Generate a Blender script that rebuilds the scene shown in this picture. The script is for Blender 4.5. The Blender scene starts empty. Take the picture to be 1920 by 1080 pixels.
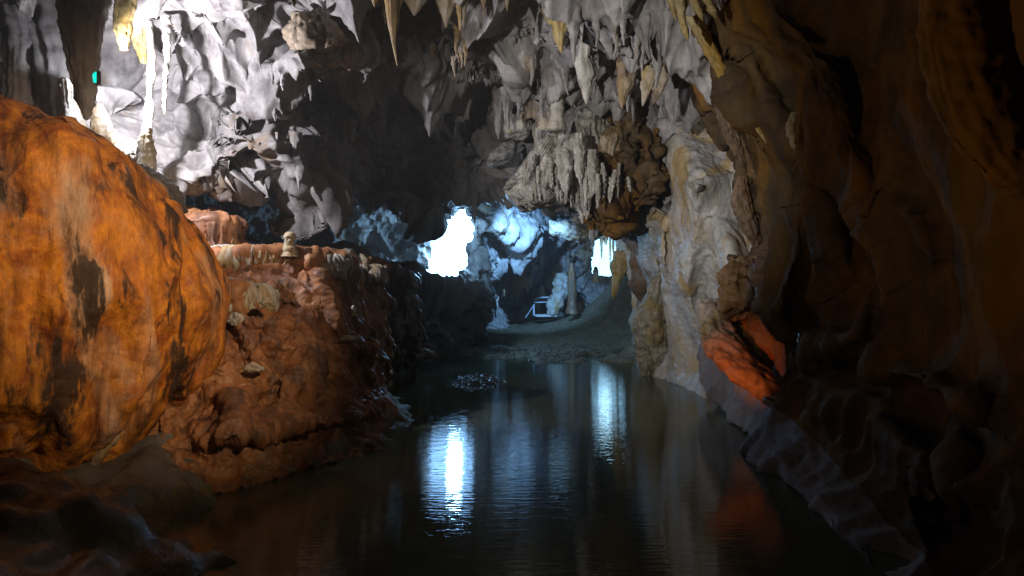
import bpy, math
import numpy as np
from mathutils import Vector

S = bpy.context.scene
COL = S.collection
RAD = math.radians

# ------------------------------------------------------------------ camera
FPX, CAMH = 1330.0, 2.4                    # focal length in photo pixels, eye height over the water
cam = bpy.data.cameras.new('camera')
cam.sensor_width = 36.0
cam.lens = FPX / 1920 * 36
cam.clip_start, cam.clip_end = 0.05, 400
camo = bpy.data.objects.new('camera', cam)
camo.location = (0, 0, CAMH)
camo.rotation_euler = (RAD(90), 0, 0)
COL.objects.link(camo)
S.camera = camo


def at(px, py, d):
    """world point seen at photo pixel (px, py) at depth d metres"""
    return np.array([(px - 960.0) / FPX * d, d, CAMH + (540.0 - py) / FPX * d])


# ------------------------------------------------------------------ world, exposure
W = bpy.data.worlds.new('World')
S.world = W
W.use_nodes = True
wn = W.node_tree.nodes
bg = wn['Background']
sky = wn.new('ShaderNodeTexSky')
sky.sky_type = 'NISHITA'
sky.sun_disc = False
sky.sun_elevation = RAD(40)
sky.sun_rotation = RAD(20)
W.node_tree.links.new(sky.outputs['Color'], bg.inputs['Color'])
bg.inputs['Strength'].default_value = 0.05
S.view_settings.view_transform = 'Standard'
S.view_settings.look = 'None'
S.view_settings.gamma = 1
S.view_settings.exposure = 0.0
S.render.engine = 'CYCLES'
cy = S.cycles
cy.max_bounces = 7
cy.diffuse_bounces = 4
cy.glossy_bounces = 4
cy.transmission_bounces = 4
cy.transparent_max_bounces = 8
cy.volume_bounces = 0
cy.sample_clamp_indirect = 4.0
cy.caustics_reflective = False
cy.caustics_refractive = False
cy.use_denoising = True


# ------------------------------------------------------------------ lamps of the show cave, and lights added to brighten it
def lamp(kind, name, loc, power, color, radius=0.1, target=None, cone=120, blend=0.5, size=None):
    l = bpy.data.lights.new(name, kind)
    l.energy = power
    l.color = color
    if kind == 'AREA':
        l.shape = 'RECTANGLE'
        l.size, l.size_y = size
    else:
        l.shadow_soft_size = radius
    if kind == 'SPOT':
        l.spot_size = RAD(cone)
        l.spot_blend = blend
    o = bpy.data.objects.new(name, l)
    o.location = loc
    if target is not None:
        o.rotation_euler = (Vector(target) - Vector(loc)).to_track_quat('-Z', 'Y').to_euler()
    COL.objects.link(o)
    return o


WHITE_LAMP = at(208, 160, 10.9)
lamp('SPOT', 'alcove_lamp', WHITE_LAMP, 950, (0.92, 0.90, 1.0), 0.06, WHITE_LAMP + np.array([2.8, 6.6, 0.2]), 142, 0.25)
lamp('POINT', 'added_alcove_fill', WHITE_LAMP + np.array([-0.15, -0.1, 0.0]), 60, (0.85, 0.88, 1.0), 0.05)  # added fill beside the floodlight, brightens the alcove columns
lamp('SPOT', 'added_gallery_fill', (-4.5, 0.4, 3.7), 5000, (1.0, 0.97, 0.93), 0.08, at(1195, 330, 17), 40, 1.0)  # added fill out of view at the left, brightens ceiling and pale wall
WARM_LAMP = np.array([1.6, 3.4, 5.2])
lamp('SPOT', 'warm_lamp', WARM_LAMP, 2300, (1.0, 0.72, 0.46), 0.08, at(345, 415, 8.2), 46, 1.0)
lamp('SPOT', 'amber_lamp', (-2.8, 3.2, 0.7), 260, (1.0, 0.62, 0.22), 0.06, at(1640, 60, 6.0), 64, 0.9)
RED_LAMP = np.array([-2.7, 3.4, 0.8])
lamp('SPOT', 'orange_lamp', RED_LAMP, 2800, (1.0, 0.20, 0.03), 0.03, at(1385, 685, 11.3), 9, 0.6)
lamp('POINT', 'added_opening_glow', at(852, 450, 25.9), 520, (0.30, 0.62, 1.0), 0.30)  # added point light for a blue halo round the main opening
lamp('SPOT', 'added_far_fill', at(975, 378, 24.6), 9000, (0.22, 0.52, 1.0), 0.10, at(1010, 530, 38), 48, 0.9)  # added light hidden behind the ceiling lip to brighten the far chamber
lamp('POINT', 'added_far_opening_glow', at(1135, 470, 40.3), 60, (0.45, 0.78, 1.0), 0.40)  # added light that brightens the rock round the far opening

# ------------------------------------------------------------------ noise
_rng = np.random.default_rng(7)
_PERM = np.concatenate([_rng.permutation(4096)] * 2).astype(np.int32)
_G = _rng.normal(size=(4096, 3)).astype(np.float32)
_G /= np.linalg.norm(_G, axis=1, keepdims=True)
_U = _rng.random((4096, 3)).astype(np.float32)


def _h(ix, iy, iz, seed):
    a = _PERM[(ix + seed * 131) & 4095]
    b = _PERM[(a + iy) & 4095]
    return _PERM[(b + iz) & 4095]


def perlin(p, seed=0):
    p = p.astype(np.float32)
    i = np.floor(p).astype(np.int32)
    f = p - i
    u = f * f * f * (f * (f * 6 - 15) + 10)
    r = 0
    for dx in (0, 1):
        wx = u[:, 0] if dx else 1 - u[:, 0]
        for dy in (0, 1):
            wy = u[:, 1] if dy else 1 - u[:, 1]
            for dz in (0, 1):
                wz = u[:, 2] if dz else 1 - u[:, 2]
                g = _G[_h(i[:, 0] + dx, i[:, 1] + dy, i[:, 2] + dz, seed)]
                r = r + wx * wy * wz * (g[:, 0] * (f[:, 0] - dx) + g[:, 1] * (f[:, 1] - dy) + g[:, 2] * (f[:, 2] - dz))
    return r * 1.5


def fbm(p, octs=4, seed=0, gain=0.5):
    a, s, r = 1.0, 1.0, 0
    for k in range(octs):
        r = r + a * perlin(p * s, seed + k * 17)
        a *= gain
        s *= 2.03
    return r


def worley(p, seed=0):
    p = p.astype(np.float32)
    i = np.floor(p).astype(np.int32)
    f1 = np.full(len(p), 9.0, np.float32)
    f2 = f1.copy()
    for dx in (-1, 0, 1):
        for dy in (-1, 0, 1):
            for dz in (-1, 0, 1):
                c = i + np.array([dx, dy, dz], np.int32)
                q = c + _U[_h(c[:, 0], c[:, 1], c[:, 2], seed)]
                d = ((q - p) ** 2).sum(1)
                f2 = np.minimum(f2, np.maximum(f1, d))
                f1 = np.minimum(f1, d)
    return np.sqrt(f1), np.sqrt(f2)


def warp(p, amount, scale, seed):
    q = p * scale
    return p + amount * np.stack([perlin(q, seed), perlin(q, seed + 1), perlin(q, seed + 2)], 1)


def sstep(a, b, x):
    t = np.clip((x - a) / (b - a), 0, 1)
    return t * t * (3 - 2 * t)


# ------------------------------------------------------------------ materials
def rock(name, cols, stain=None, streak=0.0, scale=1.0, rough=(0.45, 0.8), bump=0.28, spec=0.4, fine=30.0, vstretch=0.12, dark=None, coords='Object', stain_cut=(0.48, 0.62), patch=None, ribs=False):
    """layered limestone: mottled base colours, mineral stains, run-down streaks, fine pitted relief"""
    m = bpy.data.materials.new(name)
    m.use_nodes = True
    nt = m.node_tree
    n, L = nt.nodes, nt.links
    b = n['Principled BSDF']
    tc = n.new('ShaderNodeTexCoord')
    co = tc.outputs[coords]

    def noise(sc, det=6, rgh=0.6, dist=0.0, stretch=None):
        src = co
        if stretch:
            mp = n.new('ShaderNodeMapping')
            mp.inputs['Scale'].default_value = (1, 1, stretch)
            L.new(co, mp.inputs['Vector'])
            src = mp.outputs['Vector']
        t = n.new('ShaderNodeTexNoise')
        t.inputs['Scale'].default_value = sc
        t.inputs['Detail'].default_value = det
        t.inputs['Roughness'].default_value = rgh
        t.inputs['Distortion'].default_value = dist
        L.new(src, t.inputs['Vector'])
        return t.outputs['Fac']

    def ramp(fac, stops):
        r = n.new('ShaderNodeValToRGB')
        e = r.color_ramp.elements
        while len(e) < len(stops):
            e.new(0.5)
        for el, (p, c) in zip(e, stops):
            el.position = p
            el.color = (*c, 1) if len(c) == 3 else c
        L.new(fac, r.inputs['Fac'])
        return r.outputs['Color']

    def mix(fac, a, c, mode='MIX'):
        x = n.new('ShaderNodeMix')
        x.data_type = 'RGBA'
        x.blend_type = mode
        if isinstance(fac, float):
            x.inputs[0].default_value = fac
        else:
            L.new(fac, x.inputs[0])
        for s, v in ((x.inputs[6], a), (x.inputs[7], c)):
            if isinstance(v, tuple):
                s.default_value = (*v, 1)
            else:
                L.new(v, s)
        return x.outputs[2]

    nb = noise(1.6 * scale, 6, 0.62, 0.6)
    k = len(cols)
    col = ramp(nb, [(0.3 + 0.4 * i / max(1, k - 1), c) for i, c in enumerate(cols)])
    fine_n = noise(fine * 0.5, 5, 0.7)
    col = mix(0.5, col, ramp(fine_n, [(0.3, (0.62, 0.6, 0.58)), (0.6, (1.08, 1.06, 1.05))]), 'MULTIPLY')
    if stain:
        f = noise(0.7 * scale, 5, 0.6, 1.2, 0.45)
        col = mix(ramp(f, [(stain_cut[0], (0, 0, 0)), (stain_cut[1], (1, 1, 1))]), col, stain)
    if streak:
        f = noise(3.2 * scale, 6, 0.68, 0.25, vstretch)
        col = mix(ramp(f, [(0.50, (0, 0, 0)), (0.66, (streak, streak, streak))]), col, dark or (0.05, 0.04, 0.035))
    if ribs:
        col = mix(0.65, col, ramp(noise(7, 6, 0.65, 0.2, 0.22), [(0.32, (0.30, 0.24, 0.2)), (0.5, (0.85, 0.85, 0.85)), (0.66, (1.25, 1.2, 1.15))]), 'MULTIPLY')
    if patch:
        pc, ps, cut = patch
        f = noise(ps, 7, 0.66, 0.5, 0.36)
        col = mix(ramp(f, [(cut, (0, 0, 0)), (cut + 0.05, (0.92, 0.92, 0.92))]), col, pc)
    L.new(col, b.inputs['Base Color'])
    rr = n.new('ShaderNodeMapRange')
    L.new(noise(4.0, 4), rr.inputs['Value'])
    rr.inputs['From Min'].default_value = 0.35
    rr.inputs['From Max'].default_value = 0.65
    rr.inputs['To Min'].default_value = rough[0]
    rr.inputs['To Max'].default_value = rough[1]
    L.new(rr.outputs['Result'], b.inputs['Roughness'])
    b.inputs['Specular IOR Level'].default_value = spec
    b1 = n.new('ShaderNodeBump')
    b1.inputs['Strength'].default_value = bump
    b1.inputs['Distance'].default_value = 0.05
    L.new(noise(fine * 0.22, 5, 0.6, 0.4), b1.inputs['Height'])
    b2 = n.new('ShaderNodeBump')
    b2.inputs['Strength'].default_value = bump * 0.8
    b2.inputs['Distance'].default_value = 0.012
    L.new(fine_n, b2.inputs['Height'])
    L.new(b1.outputs['Normal'], b2.inputs['Normal'])
    if ribs:                                # fine run-down ribs and pores of flowstone
        b3 = n.new('ShaderNodeBump')
        b3.inputs['Strength'].default_value = 0.7
        b3.inputs['Distance'].default_value = 0.03
        L.new(noise(11, 4, 0.6, 0.3, 0.16), b3.inputs['Height'])
        L.new(b3.outputs['Normal'], b1.inputs['Normal'])
    L.new(b2.outputs['Normal'], b.inputs['Normal'])
    return m


def plain(name, col, rough=0.5, metal=0.0, emit=None, power=0):
    m = bpy.data.materials.new(name)
    m.use_nodes = True
    n, L = m.node_tree.nodes, m.node_tree.links
    b = n['Principled BSDF']
    t = n.new('ShaderNodeTexNoise')
    t.inputs['Scale'].default_value = 9
    t.inputs['Detail'].default_value = 6
    r = n.new('ShaderNodeValToRGB')
    r.color_ramp.elements[0].position = 0.3
    r.color_ramp.elements[0].color = (*[c * 0.7 for c in col], 1)
    r.color_ramp.elements[1].position = 0.6
    r.color_ramp.elements[1].color = (*col, 1)
    L.new(t.outputs['Fac'], r.inputs['Fac'])
    L.new(r.outputs['Color'], b.inputs['Base Color'])
    b.inputs['Roughness'].default_value = rough
    b.inputs['Metallic'].default_value = metal
    if emit:
        b.inputs['Emission Color'].default_value = (*emit, 1)
        b.inputs['Emission Strength'].default_value = power
    return m


M = {}
M['grey'] = rock('grey_limestone', [(0.16, 0.15, 0.15), (0.30, 0.285, 0.275), (0.42, 0.40, 0.385)], (0.26, 0.19, 0.12), 0.55, rough=(0.5, 0.85), stain_cut=(0.58, 0.7))
M['tan'] = rock('tan_limestone', [(0.20, 0.15, 0.10), (0.36, 0.29, 0.21), (0.46, 0.40, 0.32)], (0.30, 0.19, 0.07), 0.7, 1.6)
M['pale'] = rock('pale_flowstone', [(0.33, 0.31, 0.27), (0.50, 0.48, 0.43), (0.58, 0.56, 0.52)], (0.38, 0.28, 0.13), 0.5, 1.4, dark=(0.12, 0.09, 0.06))
M['yellow'] = rock('yellow_calcite', [(0.26, 0.19, 0.07), (0.42, 0.33, 0.14), (0.48, 0.42, 0.26)], (0.34, 0.21, 0.04), 0.5, 2.0)
M['buff'] = rock('buff_limestone', [(0.14, 0.12, 0.08), (0.27, 0.24, 0.17), (0.36, 0.33, 0.25)], (0.26, 0.19, 0.07), 0.6, 2.0)
M['brown'] = rock('brown_limestone', [(0.07, 0.045, 0.03), (0.15, 0.095, 0.055), (0.24, 0.16, 0.09)], (0.20, 0.10, 0.03), 0.6, 1.0, rough=(0.45, 0.8))
M['orange'] = rock('orange_flowstone', [(0.12, 0.035, 0.014), (0.38, 0.11, 0.018), (0.66, 0.25, 0.025), (0.44, 0.14, 0.025), (0.48, 0.27, 0.15)], (0.52, 0.33, 0.20), 0.8, 0.9, rough=(0.45, 0.8), bump=0.5, spec=0.3, vstretch=0.16, dark=(0.07, 0.025, 0.012), stain_cut=(0.53, 0.63), patch=((0.03, 0.02, 0.015), 1.6, 0.54), ribs=True)
M['cream'] = rock('cream_flowstone', [(0.34, 0.32, 0.27), (0.52, 0.50, 0.45), (0.62, 0.60, 0.56)], None, 0.6, 1.6, bump=0.35, dark=(0.12, 0.085, 0.05), ribs=True)
M['rust'] = rock('rusty_flowstone', [(0.16, 0.065, 0.03), (0.36, 0.15, 0.055), (0.46, 0.26, 0.13)], (0.20, 0.09, 0.05), 0.8, 1.5, rough=(0.4, 0.75))
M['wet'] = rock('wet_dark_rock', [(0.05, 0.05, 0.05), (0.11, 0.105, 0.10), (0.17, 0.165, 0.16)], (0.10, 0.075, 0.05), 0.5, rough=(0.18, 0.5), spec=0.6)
M['slab'] = rock('smooth_grey_slab', [(0.13, 0.12, 0.12), (0.19, 0.175, 0.17), (0.25, 0.23, 0.22)], (0.17, 0.13, 0.11), 0.35, 0.8, bump=0.25, rough=(0.55, 0.85), spec=0.12)
M['bed'] = rock('gravel_bed', [(0.10, 0.085, 0.055), (0.20, 0.175, 0.115), (0.28, 0.25, 0.17)], (0.15, 0.14, 0.08), 0.0, 2.0, fine=60, bump=0.9)
M['pebble'] = rock('wet_pebble', [(0.05, 0.05, 0.055), (0.13, 0.125, 0.125), (0.24, 0.23, 0.22)], None, 0.0, 6.0, rough=(0.04, 0.16), spec=1.0, bump=0.2)
M['steel'] = plain('blue_painted_steel', (0.70, 0.78, 0.88), 0.4, 0.0)
M['concrete'] = plain('pale_concrete', (0.7, 0.7, 0.68), 0.8)
M['housing'] = plain('lamp_housing', (0.05, 0.05, 0.05), 0.5)
M['cyan_flare'] = plain('cyan_flare', (0.0, 0.5, 0.45), 0.3, 0, (0.0, 0.9, 0.72), 1.0)


def sky_mat(name, col, power):
    m = bpy.data.materials.new(name)
    m.use_nodes = True
    nt = m.node_tree
    nt.nodes.remove(nt.nodes['Principled BSDF'])
    e = nt.nodes.new('ShaderNodeEmission')
    e.inputs['Color'].default_value = (*col, 1)
    e.inputs['Strength'].default_value = power
    nt.links.new(e.outputs[0], nt.nodes['Material Output'].inputs['Surface'])
    return m


M['sky_a'] = sky_mat('daylight_a', (0.26, 0.56, 1.0), 10)
M['sky_b'] = sky_mat('daylight_b', (0.32, 0.68, 1.0), 3.2)


def water_mat():
    m = bpy.data.materials.new('river_water')
    m.use_nodes = True
    nt = m.node_tree
    n, L = nt.nodes, nt.links
    n.remove(n['Principled BSDF'])
    tc = n.new('ShaderNodeTexCoord')
    mp = n.new('ShaderNodeMapping')
    mp.inputs['Scale'].default_value = (0.35, 1.8, 1)
    L.new(tc.outputs['Object'], mp.inputs['Vector'])
    t1 = n.new('ShaderNodeTexNoise')
    t1.inputs['Scale'].default_value = 9.0
    t1.inputs['Detail'].default_value = 3
    L.new(mp.outputs['Vector'], t1.inputs['Vector'])
    bp = n.new('ShaderNodeBump')
    bp.inputs['Strength'].default_value = 0.10
    bp.inputs['Distance'].default_value = 0.03
    L.new(t1.outputs['Fac'], bp.inputs['Height'])
    fr = n.new('ShaderNodeFresnel')
    fr.inputs['IOR'].default_value = 1.33
    L.new(bp.outputs['Normal'], fr.inputs['Normal'])
    gl = n.new('ShaderNodeBsdfGlossy')
    gl.inputs['Roughness'].default_value = 0.03
    L.new(bp.outputs['Normal'], gl.inputs['Normal'])
    tr = n.new('ShaderNodeBsdfTransparent')
    tr.inputs['Color'].default_value = (0.30, 0.36, 0.27, 1)
    df = n.new('ShaderNodeBsdfDiffuse')
    df.inputs['Color'].default_value = (0.15, 0.17, 0.10, 1)
    tb = n.new('ShaderNodeMixShader')
    tb.inputs[0].default_value = 0.55
    L.new(tr.outputs[0], tb.inputs[1])
    L.new(df.outputs[0], tb.inputs[2])
    mx = n.new('ShaderNodeMixShader')
    L.new(fr.outputs[0], mx.inputs[0])
    L.new(tb.outputs[0], mx.inputs[1])
    L.new(gl.outputs[0], mx.inputs[2])
    L.new(mx.outputs[0], n['Material Output'].inputs['Surface'])
    return m


M['water'] = water_mat()


# ------------------------------------------------------------------ mesh helpers
def link(name, me, mat, parent=None, label=None, cat=None, group=None, kind=None):
    if mat is not None:
        me.materials.clear()
        me.materials.append(mat)
    o = bpy.data.objects.new(name, me)
    COL.objects.link(o)
    if parent is not None:
        o.parent = parent
        o.matrix_parent_inverse = parent.matrix_world.inverted()
    for k, v in (('label', label), ('category', cat), ('group', group), ('kind', kind)):
        if v:
            o[k] = v
    return o


def mesh_from(name, verts, quads, smooth=True):
    """fast mesh from numpy vertices and quads (or triangles)"""
    me = bpy.data.meshes.new(name)
    k = quads.shape[1]
    me.vertices.add(len(verts))
    me.vertices.foreach_set('co', np.asarray(verts, np.float32).ravel())
    me.loops.add(quads.size)
    me.loops.foreach_set('vertex_index', quads.astype(np.int32).ravel())
    me.polygons.add(len(quads))
    me.polygons.foreach_set('loop_start', np.arange(0, quads.size, k, dtype=np.int32))
    me.update(calc_edges=True)
    me.validate()
    if smooth:
        me.polygons.foreach_set('use_smooth', np.ones(len(me.polygons), bool))
    return me


def grid_quads(nv, nu, wrap=False):
    i = np.arange(nv * nu).reshape(nv, nu)
    if wrap:
        i = np.concatenate([i, i[:, :1]], 1)
    return np.stack([i[:-1, :-1], i[:-1, 1:], i[1:, 1:], i[1:, :-1]], -1).reshape(-1, 4)


def grid_normals(P, wrap=False, toward=None):
    if wrap:
        du = np.roll(P, -1, 1) - np.roll(P, 1, 1)
    else:
        du = np.gradient(P, axis=1)
    dv = np.gradient(P, axis=0)
    N = np.cross(du, dv)
    N /= np.linalg.norm(N, axis=2, keepdims=True) + 1e-9
    if toward is not None:
        s = np.sign(((toward - P) * N).sum(2, keepdims=True))
        N *= np.where(s == 0, 1, s)
    return N


def rbf(ctrl, px, py):
    """thin-plate interpolation of log depth given at scattered control pixels"""
    c = np.array(ctrl, float)
    X = c[:, :2] / 300.0
    y = np.log(c[:, 2])
    k = len(c)

    def phi(r2):
        return 0.5 * r2 * np.log(r2 + 1e-9)
    A = np.zeros((k + 3, k + 3))
    A[:k, :k] = phi(((X[:, None] - X[None]) ** 2).sum(2)) + np.eye(k) * 1e-3
    A[:k, k] = A[k, :k] = 1
    A[:k, k + 1:] = X
    A[k + 1:, :k] = X.T
    w = np.linalg.solve(A, np.concatenate([y, np.zeros(3)]))
    sh = px.shape
    q = np.stack([px.ravel(), py.ravel()], 1) / 300.0
    r = w[k] + q @ w[k + 1:]
    for j in range(k):
        r = r + w[j] * phi(((q - X[j]) ** 2).sum(1))
    return np.exp(r).reshape(sh)


def stroke(px, py, pts, w, amp, mode='round', taper=True):
    """relief of a fold drawn along a polyline: 'round' rib or one-sided 'lip' (falls off sharply on its low side)"""
    best = np.full(px.shape, 1e9)
    side = np.zeros(px.shape)
    tt = np.zeros(px.shape)
    n = len(pts) - 1
    for k in range(n):
        ax, ay = pts[k]
        bx, by = pts[k + 1]
        ex, ey = bx - ax, by - ay
        l2 = ex * ex + ey * ey
        t = np.clip(((px - ax) * ex + (py - ay) * ey) / l2, 0, 1)
        dx, dy = px - ax - t * ex, py - ay - t * ey
        d = np.hypot(dx, dy)
        s = np.sign(ex * dy - ey * dx)
        m = d < best
        best = np.where(m, d, best)
        side = np.where(m, s, side)
        tt = np.where(m, (k + t) / n, tt)
    a = amp * (np.sin(np.pi * np.clip(tt, 0.02, 0.98)) ** 0.4 if taper else 1.0)
    if mode == 'round':
        return a * np.exp(-(best / w) ** 2 * 1.6)
    if mode == 'tube':
        return a * np.sqrt(np.clip(1 - (best / w) ** 2, 0, 1))
    s = best * side                         # lip: the body lies on the negative side of the line
    return a * np.where(s < 0, np.exp(-(s / w) ** 2 * 1.4), np.exp(-(s / (0.13 * w)) ** 2))


def unproject(px, py, d):
    return np.stack([(px - 960.0) / FPX * d, d, CAMH + (540.0 - py) / FPX * d], -1)


CAM = np.array([0, 0, CAMH])


def scallops(p, size, seed, stretch=(1, 1, 1), w=0.35):
    q = warp(p, size * w, 0.7 / size, seed) * (np.array(stretch, np.float32) / size)
    f1, f2 = worley(q, seed)
    return 1.15 * f1 * f1 + 0.05           # 0 in the cup, high on the sharp crest between the cups


def displace(P, N, h, droop=0.0):
    h = h.reshape(P.shape[:2])
    Q = P + N * h[..., None]
    Q[..., 2] -= droop * np.clip(h, 0, None)
    return Q


# ================================================================== THE SETTING
# ---- hill rock that closes the cave all round
def hull():
    nu, nv = 48, 24
    th = np.linspace(0, 2 * np.pi, nu, endpoint=False)
    ph = np.linspace(0.03, np.pi - 0.03, nv)
    T, F = np.meshgrid(th, ph)
    P = np.stack([32 * np.sin(F) * np.cos(T), 18 + 48 * np.sin(F) * np.sin(T), 2 + 24 * np.cos(F)], -1)
    N = grid_normals(P, True)
    P = displace(P, N, 2.0 * fbm(P.reshape(-1, 3) * 0.12, 3, 5))
    link('hill', mesh_from('hill', P.reshape(-1, 3), grid_quads(nv, nu, True)), M['wet'], kind='structure')


hull()


# ---- ceiling and upper left wall
def ceiling():
    nu, nv = 860, 520
    lipx = [-300, 200, 300, 400, 470, 540, 600, 650, 690, 715, 745, 800, 832, 900, 1000, 1060, 1130, 1200, 1400]
    lipy = [330, 350, 352, 338, 322, 350, 366, 352, 340, 372, 394, 390, 368, 378, 386, 392, 420, 410, 410]
    u = np.linspace(-300, 1400, nu)
    lip = np.interp(u, lipx, lipy)
    q = np.stack([u / 22, u * 0, u * 0], 1)
    lip = lip + 9 * fbm(q, 3, 3) + 5 * np.abs(perlin(q * 2.3, 9))
    v = np.linspace(0, 1, nv)
    top = -330.0
    vv = np.clip(v / 0.93, 0, 1)
    px = np.repeat(u[None], nv, 0)
    py = top + (lip[None] - top) * vv[:, None]
    ctrl = [(-300, -330, 7.5), (300, -330, 8), (700, -330, 9.5), (1000, -330, 8), (1400, -330, 7.5),
            (-300, 0, 11), (0, 0, 12), (200, 0, 12.5), (400, 0, 12.4), (600, 0, 13.0), (750, 0, 13.8), (900, 0, 14), (1050, 0, 12.5), (1250, 0, 12), (1400, 0, 11),
            (-300, 150, 11.5), (0, 110, 12.6), (200, 110, 13.8), (300, 120, 13.4), (400, 100, 13), (560, 100, 13.4), (640, 110, 14.6), (750, 110, 16), (900, 110, 16.5), (1000, 110, 17), (1150, 110, 14.8), (1400, 120, 13.5),
            (0, 210, 12.6), (130, 210, 13.2), (215, 200, 14.2), (350, 200, 13.6), (430, 200, 13.8), (520, 180, 15.2), (650, 200, 17), (800, 200, 20), (900, 200, 22), (1000, 200, 19.5), (1150, 200, 17.4), (1400, 220, 16),
            (0, 300, 12), (300, 300, 13.2), (450, 290, 14), (600, 300, 16), (700, 300, 20.5), (800, 300, 22.5), (900, 300, 23), (1000, 300, 20.5), (1150, 300, 18), (1400, 330, 16.8),
            (300, 350, 13.2), (400, 340, 13.8), (600, 360, 17), (745, 430, 22), (800, 430, 22.3), (950, 410, 23), (1060, 400, 20.5), (1200, 410, 18.6), (1400, 420, 17.5)]
    d = rbf(ctrl, px, py)
    st = [([(575, 20), (560, 80), (510, 120), (485, 185), (440, 215)], 80, 0.9, 'lip'),
          ([(330, 355), (400, 310), (475, 285), (520, 335), (590, 350), (650, 338)], 60, 0.55, 'round'),
          ([(430, 190), (470, 250), (520, 330)], 26, 0.5, 'round'), ([(490, 230), (530, 290), (560, 350)], 22, 0.6, 'round'),
          ([(540, 255), (580, 300), (600, 350)], 24, 0.55, 'round'), ([(600, 250), (640, 290), (640, 350)], 30, 0.6, 'round'),
          ([(660, 190), (640, 220), (560, 225)], 40, 0.7, 'lip'), ([(760, 205), (720, 250), (690, 270)], 45, 0.8, 'lip'),
          ([(300, 130), (330, 80), (360, 60), (420, 55)], 40, 0.5, 'round'), ([(260, 40), (330, 20), (480, 10)], 50, 0.6, 'round'),
          ([(1080, 205), (1000, 160), (930, 145), (850, 130), (770, 105)], 70, 1.4, 'lip'),
          ([(990, 55), (920, 95), (870, 60)], 50, 1.1, 'lip'), ([(1090, 40), (1040, 60), (950, 110)], 50, 1.0, 'lip'),
          ([(820, 85), (770, 60), (740, 80)], 40, 0.9, 'lip'),
          ([(720, 260), (735, 330), (750, 420)], 30, 0.9, 'round'), ([(850, 215), (870, 300), (860, 380)], 40, 0.8, 'round'),
          ([(690, 60), (640, 90), (560, 120), (530, 150)], 40, 0.7, 'round'),
          ([(960, 150), (945, 210), (930, 270)], 18, 0.9, 'round'), ([(880, 240), (910, 250), (940, 300)], 30, 0.9, 'lip')]
    for pts, w, amp, mode in st:
        d = d - stroke(px, py, pts, w, amp, mode)
    hol = np.exp(-(((px - 690) / 42) ** 2 + ((py - 335) / 55) ** 2)) * 3.0
    hol += np.exp(-(((px - 485) / 28) ** 2 + ((py - 190) / 42) ** 2)) * 1.6
    hol += np.exp(-(((px - 840) / 60) ** 2 + ((py - 60) / 40) ** 2)) * 1.5
    hol += np.exp(-(((px - 905) / 40) ** 2 + ((py - 210) / 30) ** 2)) * 2.0
    hol += np.exp(-(((px - 745) / 150) ** 2 + ((py + 5) / 62) ** 2)) * 3.0
    d = d + hol
    back = np.clip((v - 0.93) / 0.07, 0, 1)[:, None]
    d = d + 3.0 * back ** 1.3
    py = py - 25 * back
    P = unproject(px, py, d)
    N = grid_normals(P, toward=CAM)
    p = P.reshape(-1, 3)
    s1 = scallops(p, 1.5, 21, (1, 0.8, 1.25))
    s2 = scallops(p, 0.62, 33, (1, 0.8, 1.4))
    smooth = np.exp(-(((px - 900) / 170) ** 2 + ((py - 350) / 75) ** 2)).ravel()
    h = (1 - 0.8 * smooth) * (1.25 * (s1 - 0.4) + 0.45 * (s2 - 0.4) + 0.55 * (scallops(p, 0.95, 27, (1, 0.8, 1.2)) - 0.4)) + 0.06 * fbm(p * 1.5, 3, 4)
    fl = np.abs(perlin(warp(p, 0.3, 0.8, 3) * np.array([2.6, 2.6, 0.5]), 8))
    h += 0.34 * (0.3 - fl) * (1 - 0.5 * smooth)
    h += 0.14 * (0.3 - np.abs(perlin(warp(p, 0.25, 1.4, 13) @ np.array([[2.2, 0, 0.9], [0, 2.5, 0], [1.8, 0, 2.0]]), 18))) * (1 - 0.6 * smooth)
    P = displace(P, N, h, 0.38)
    p = P.reshape(-1, 3)
    N = grid_normals(P, toward=CAM)
    s3 = scallops(p, 0.24, 51, (1, 0.8, 1.5))
    P = displace(P, N, 0.05 * (s3 - 0.4) * (1 - 0.7 * smooth) * sstep(-0.1, 0.35, perlin(p * 0.5, 77)) + 0.006 * fbm(p * 9, 2, 6), 0.4)
    link('cave_ceiling', mesh_from('cave_ceiling', P.reshape(-1, 3), grid_quads(nv, nu)), M['grey'], kind='structure')
    return P


CEIL = ceiling()


# ---- far back wall with two openings to daylight
def poly_in(px, py, poly):
    r = np.zeros(px.shape, bool)
    n = len(poly)
    for i in range(n):
        x1, y1 = poly[i]
        x2, y2 = poly[(i + 1) % n]
        c = ((y1 > py) != (y2 > py)) & (px < (x2 - x1) * (py - y1) / (y2 - y1 + 1e-9) + x1)
        r ^= c
    return r


OPEN_A = [(800, 512), (804, 470), (800, 440), (808, 424), (830, 412), (852, 402), (872, 388), (890, 415), (892, 445), (876, 468), (880, 500), (858, 518), (826, 517)]
OPEN_B = [(1106, 514), (1106, 470), (1116, 446), (1140, 436), (1160, 446), (1174, 470), (1174, 505), (1140, 520)]


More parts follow.
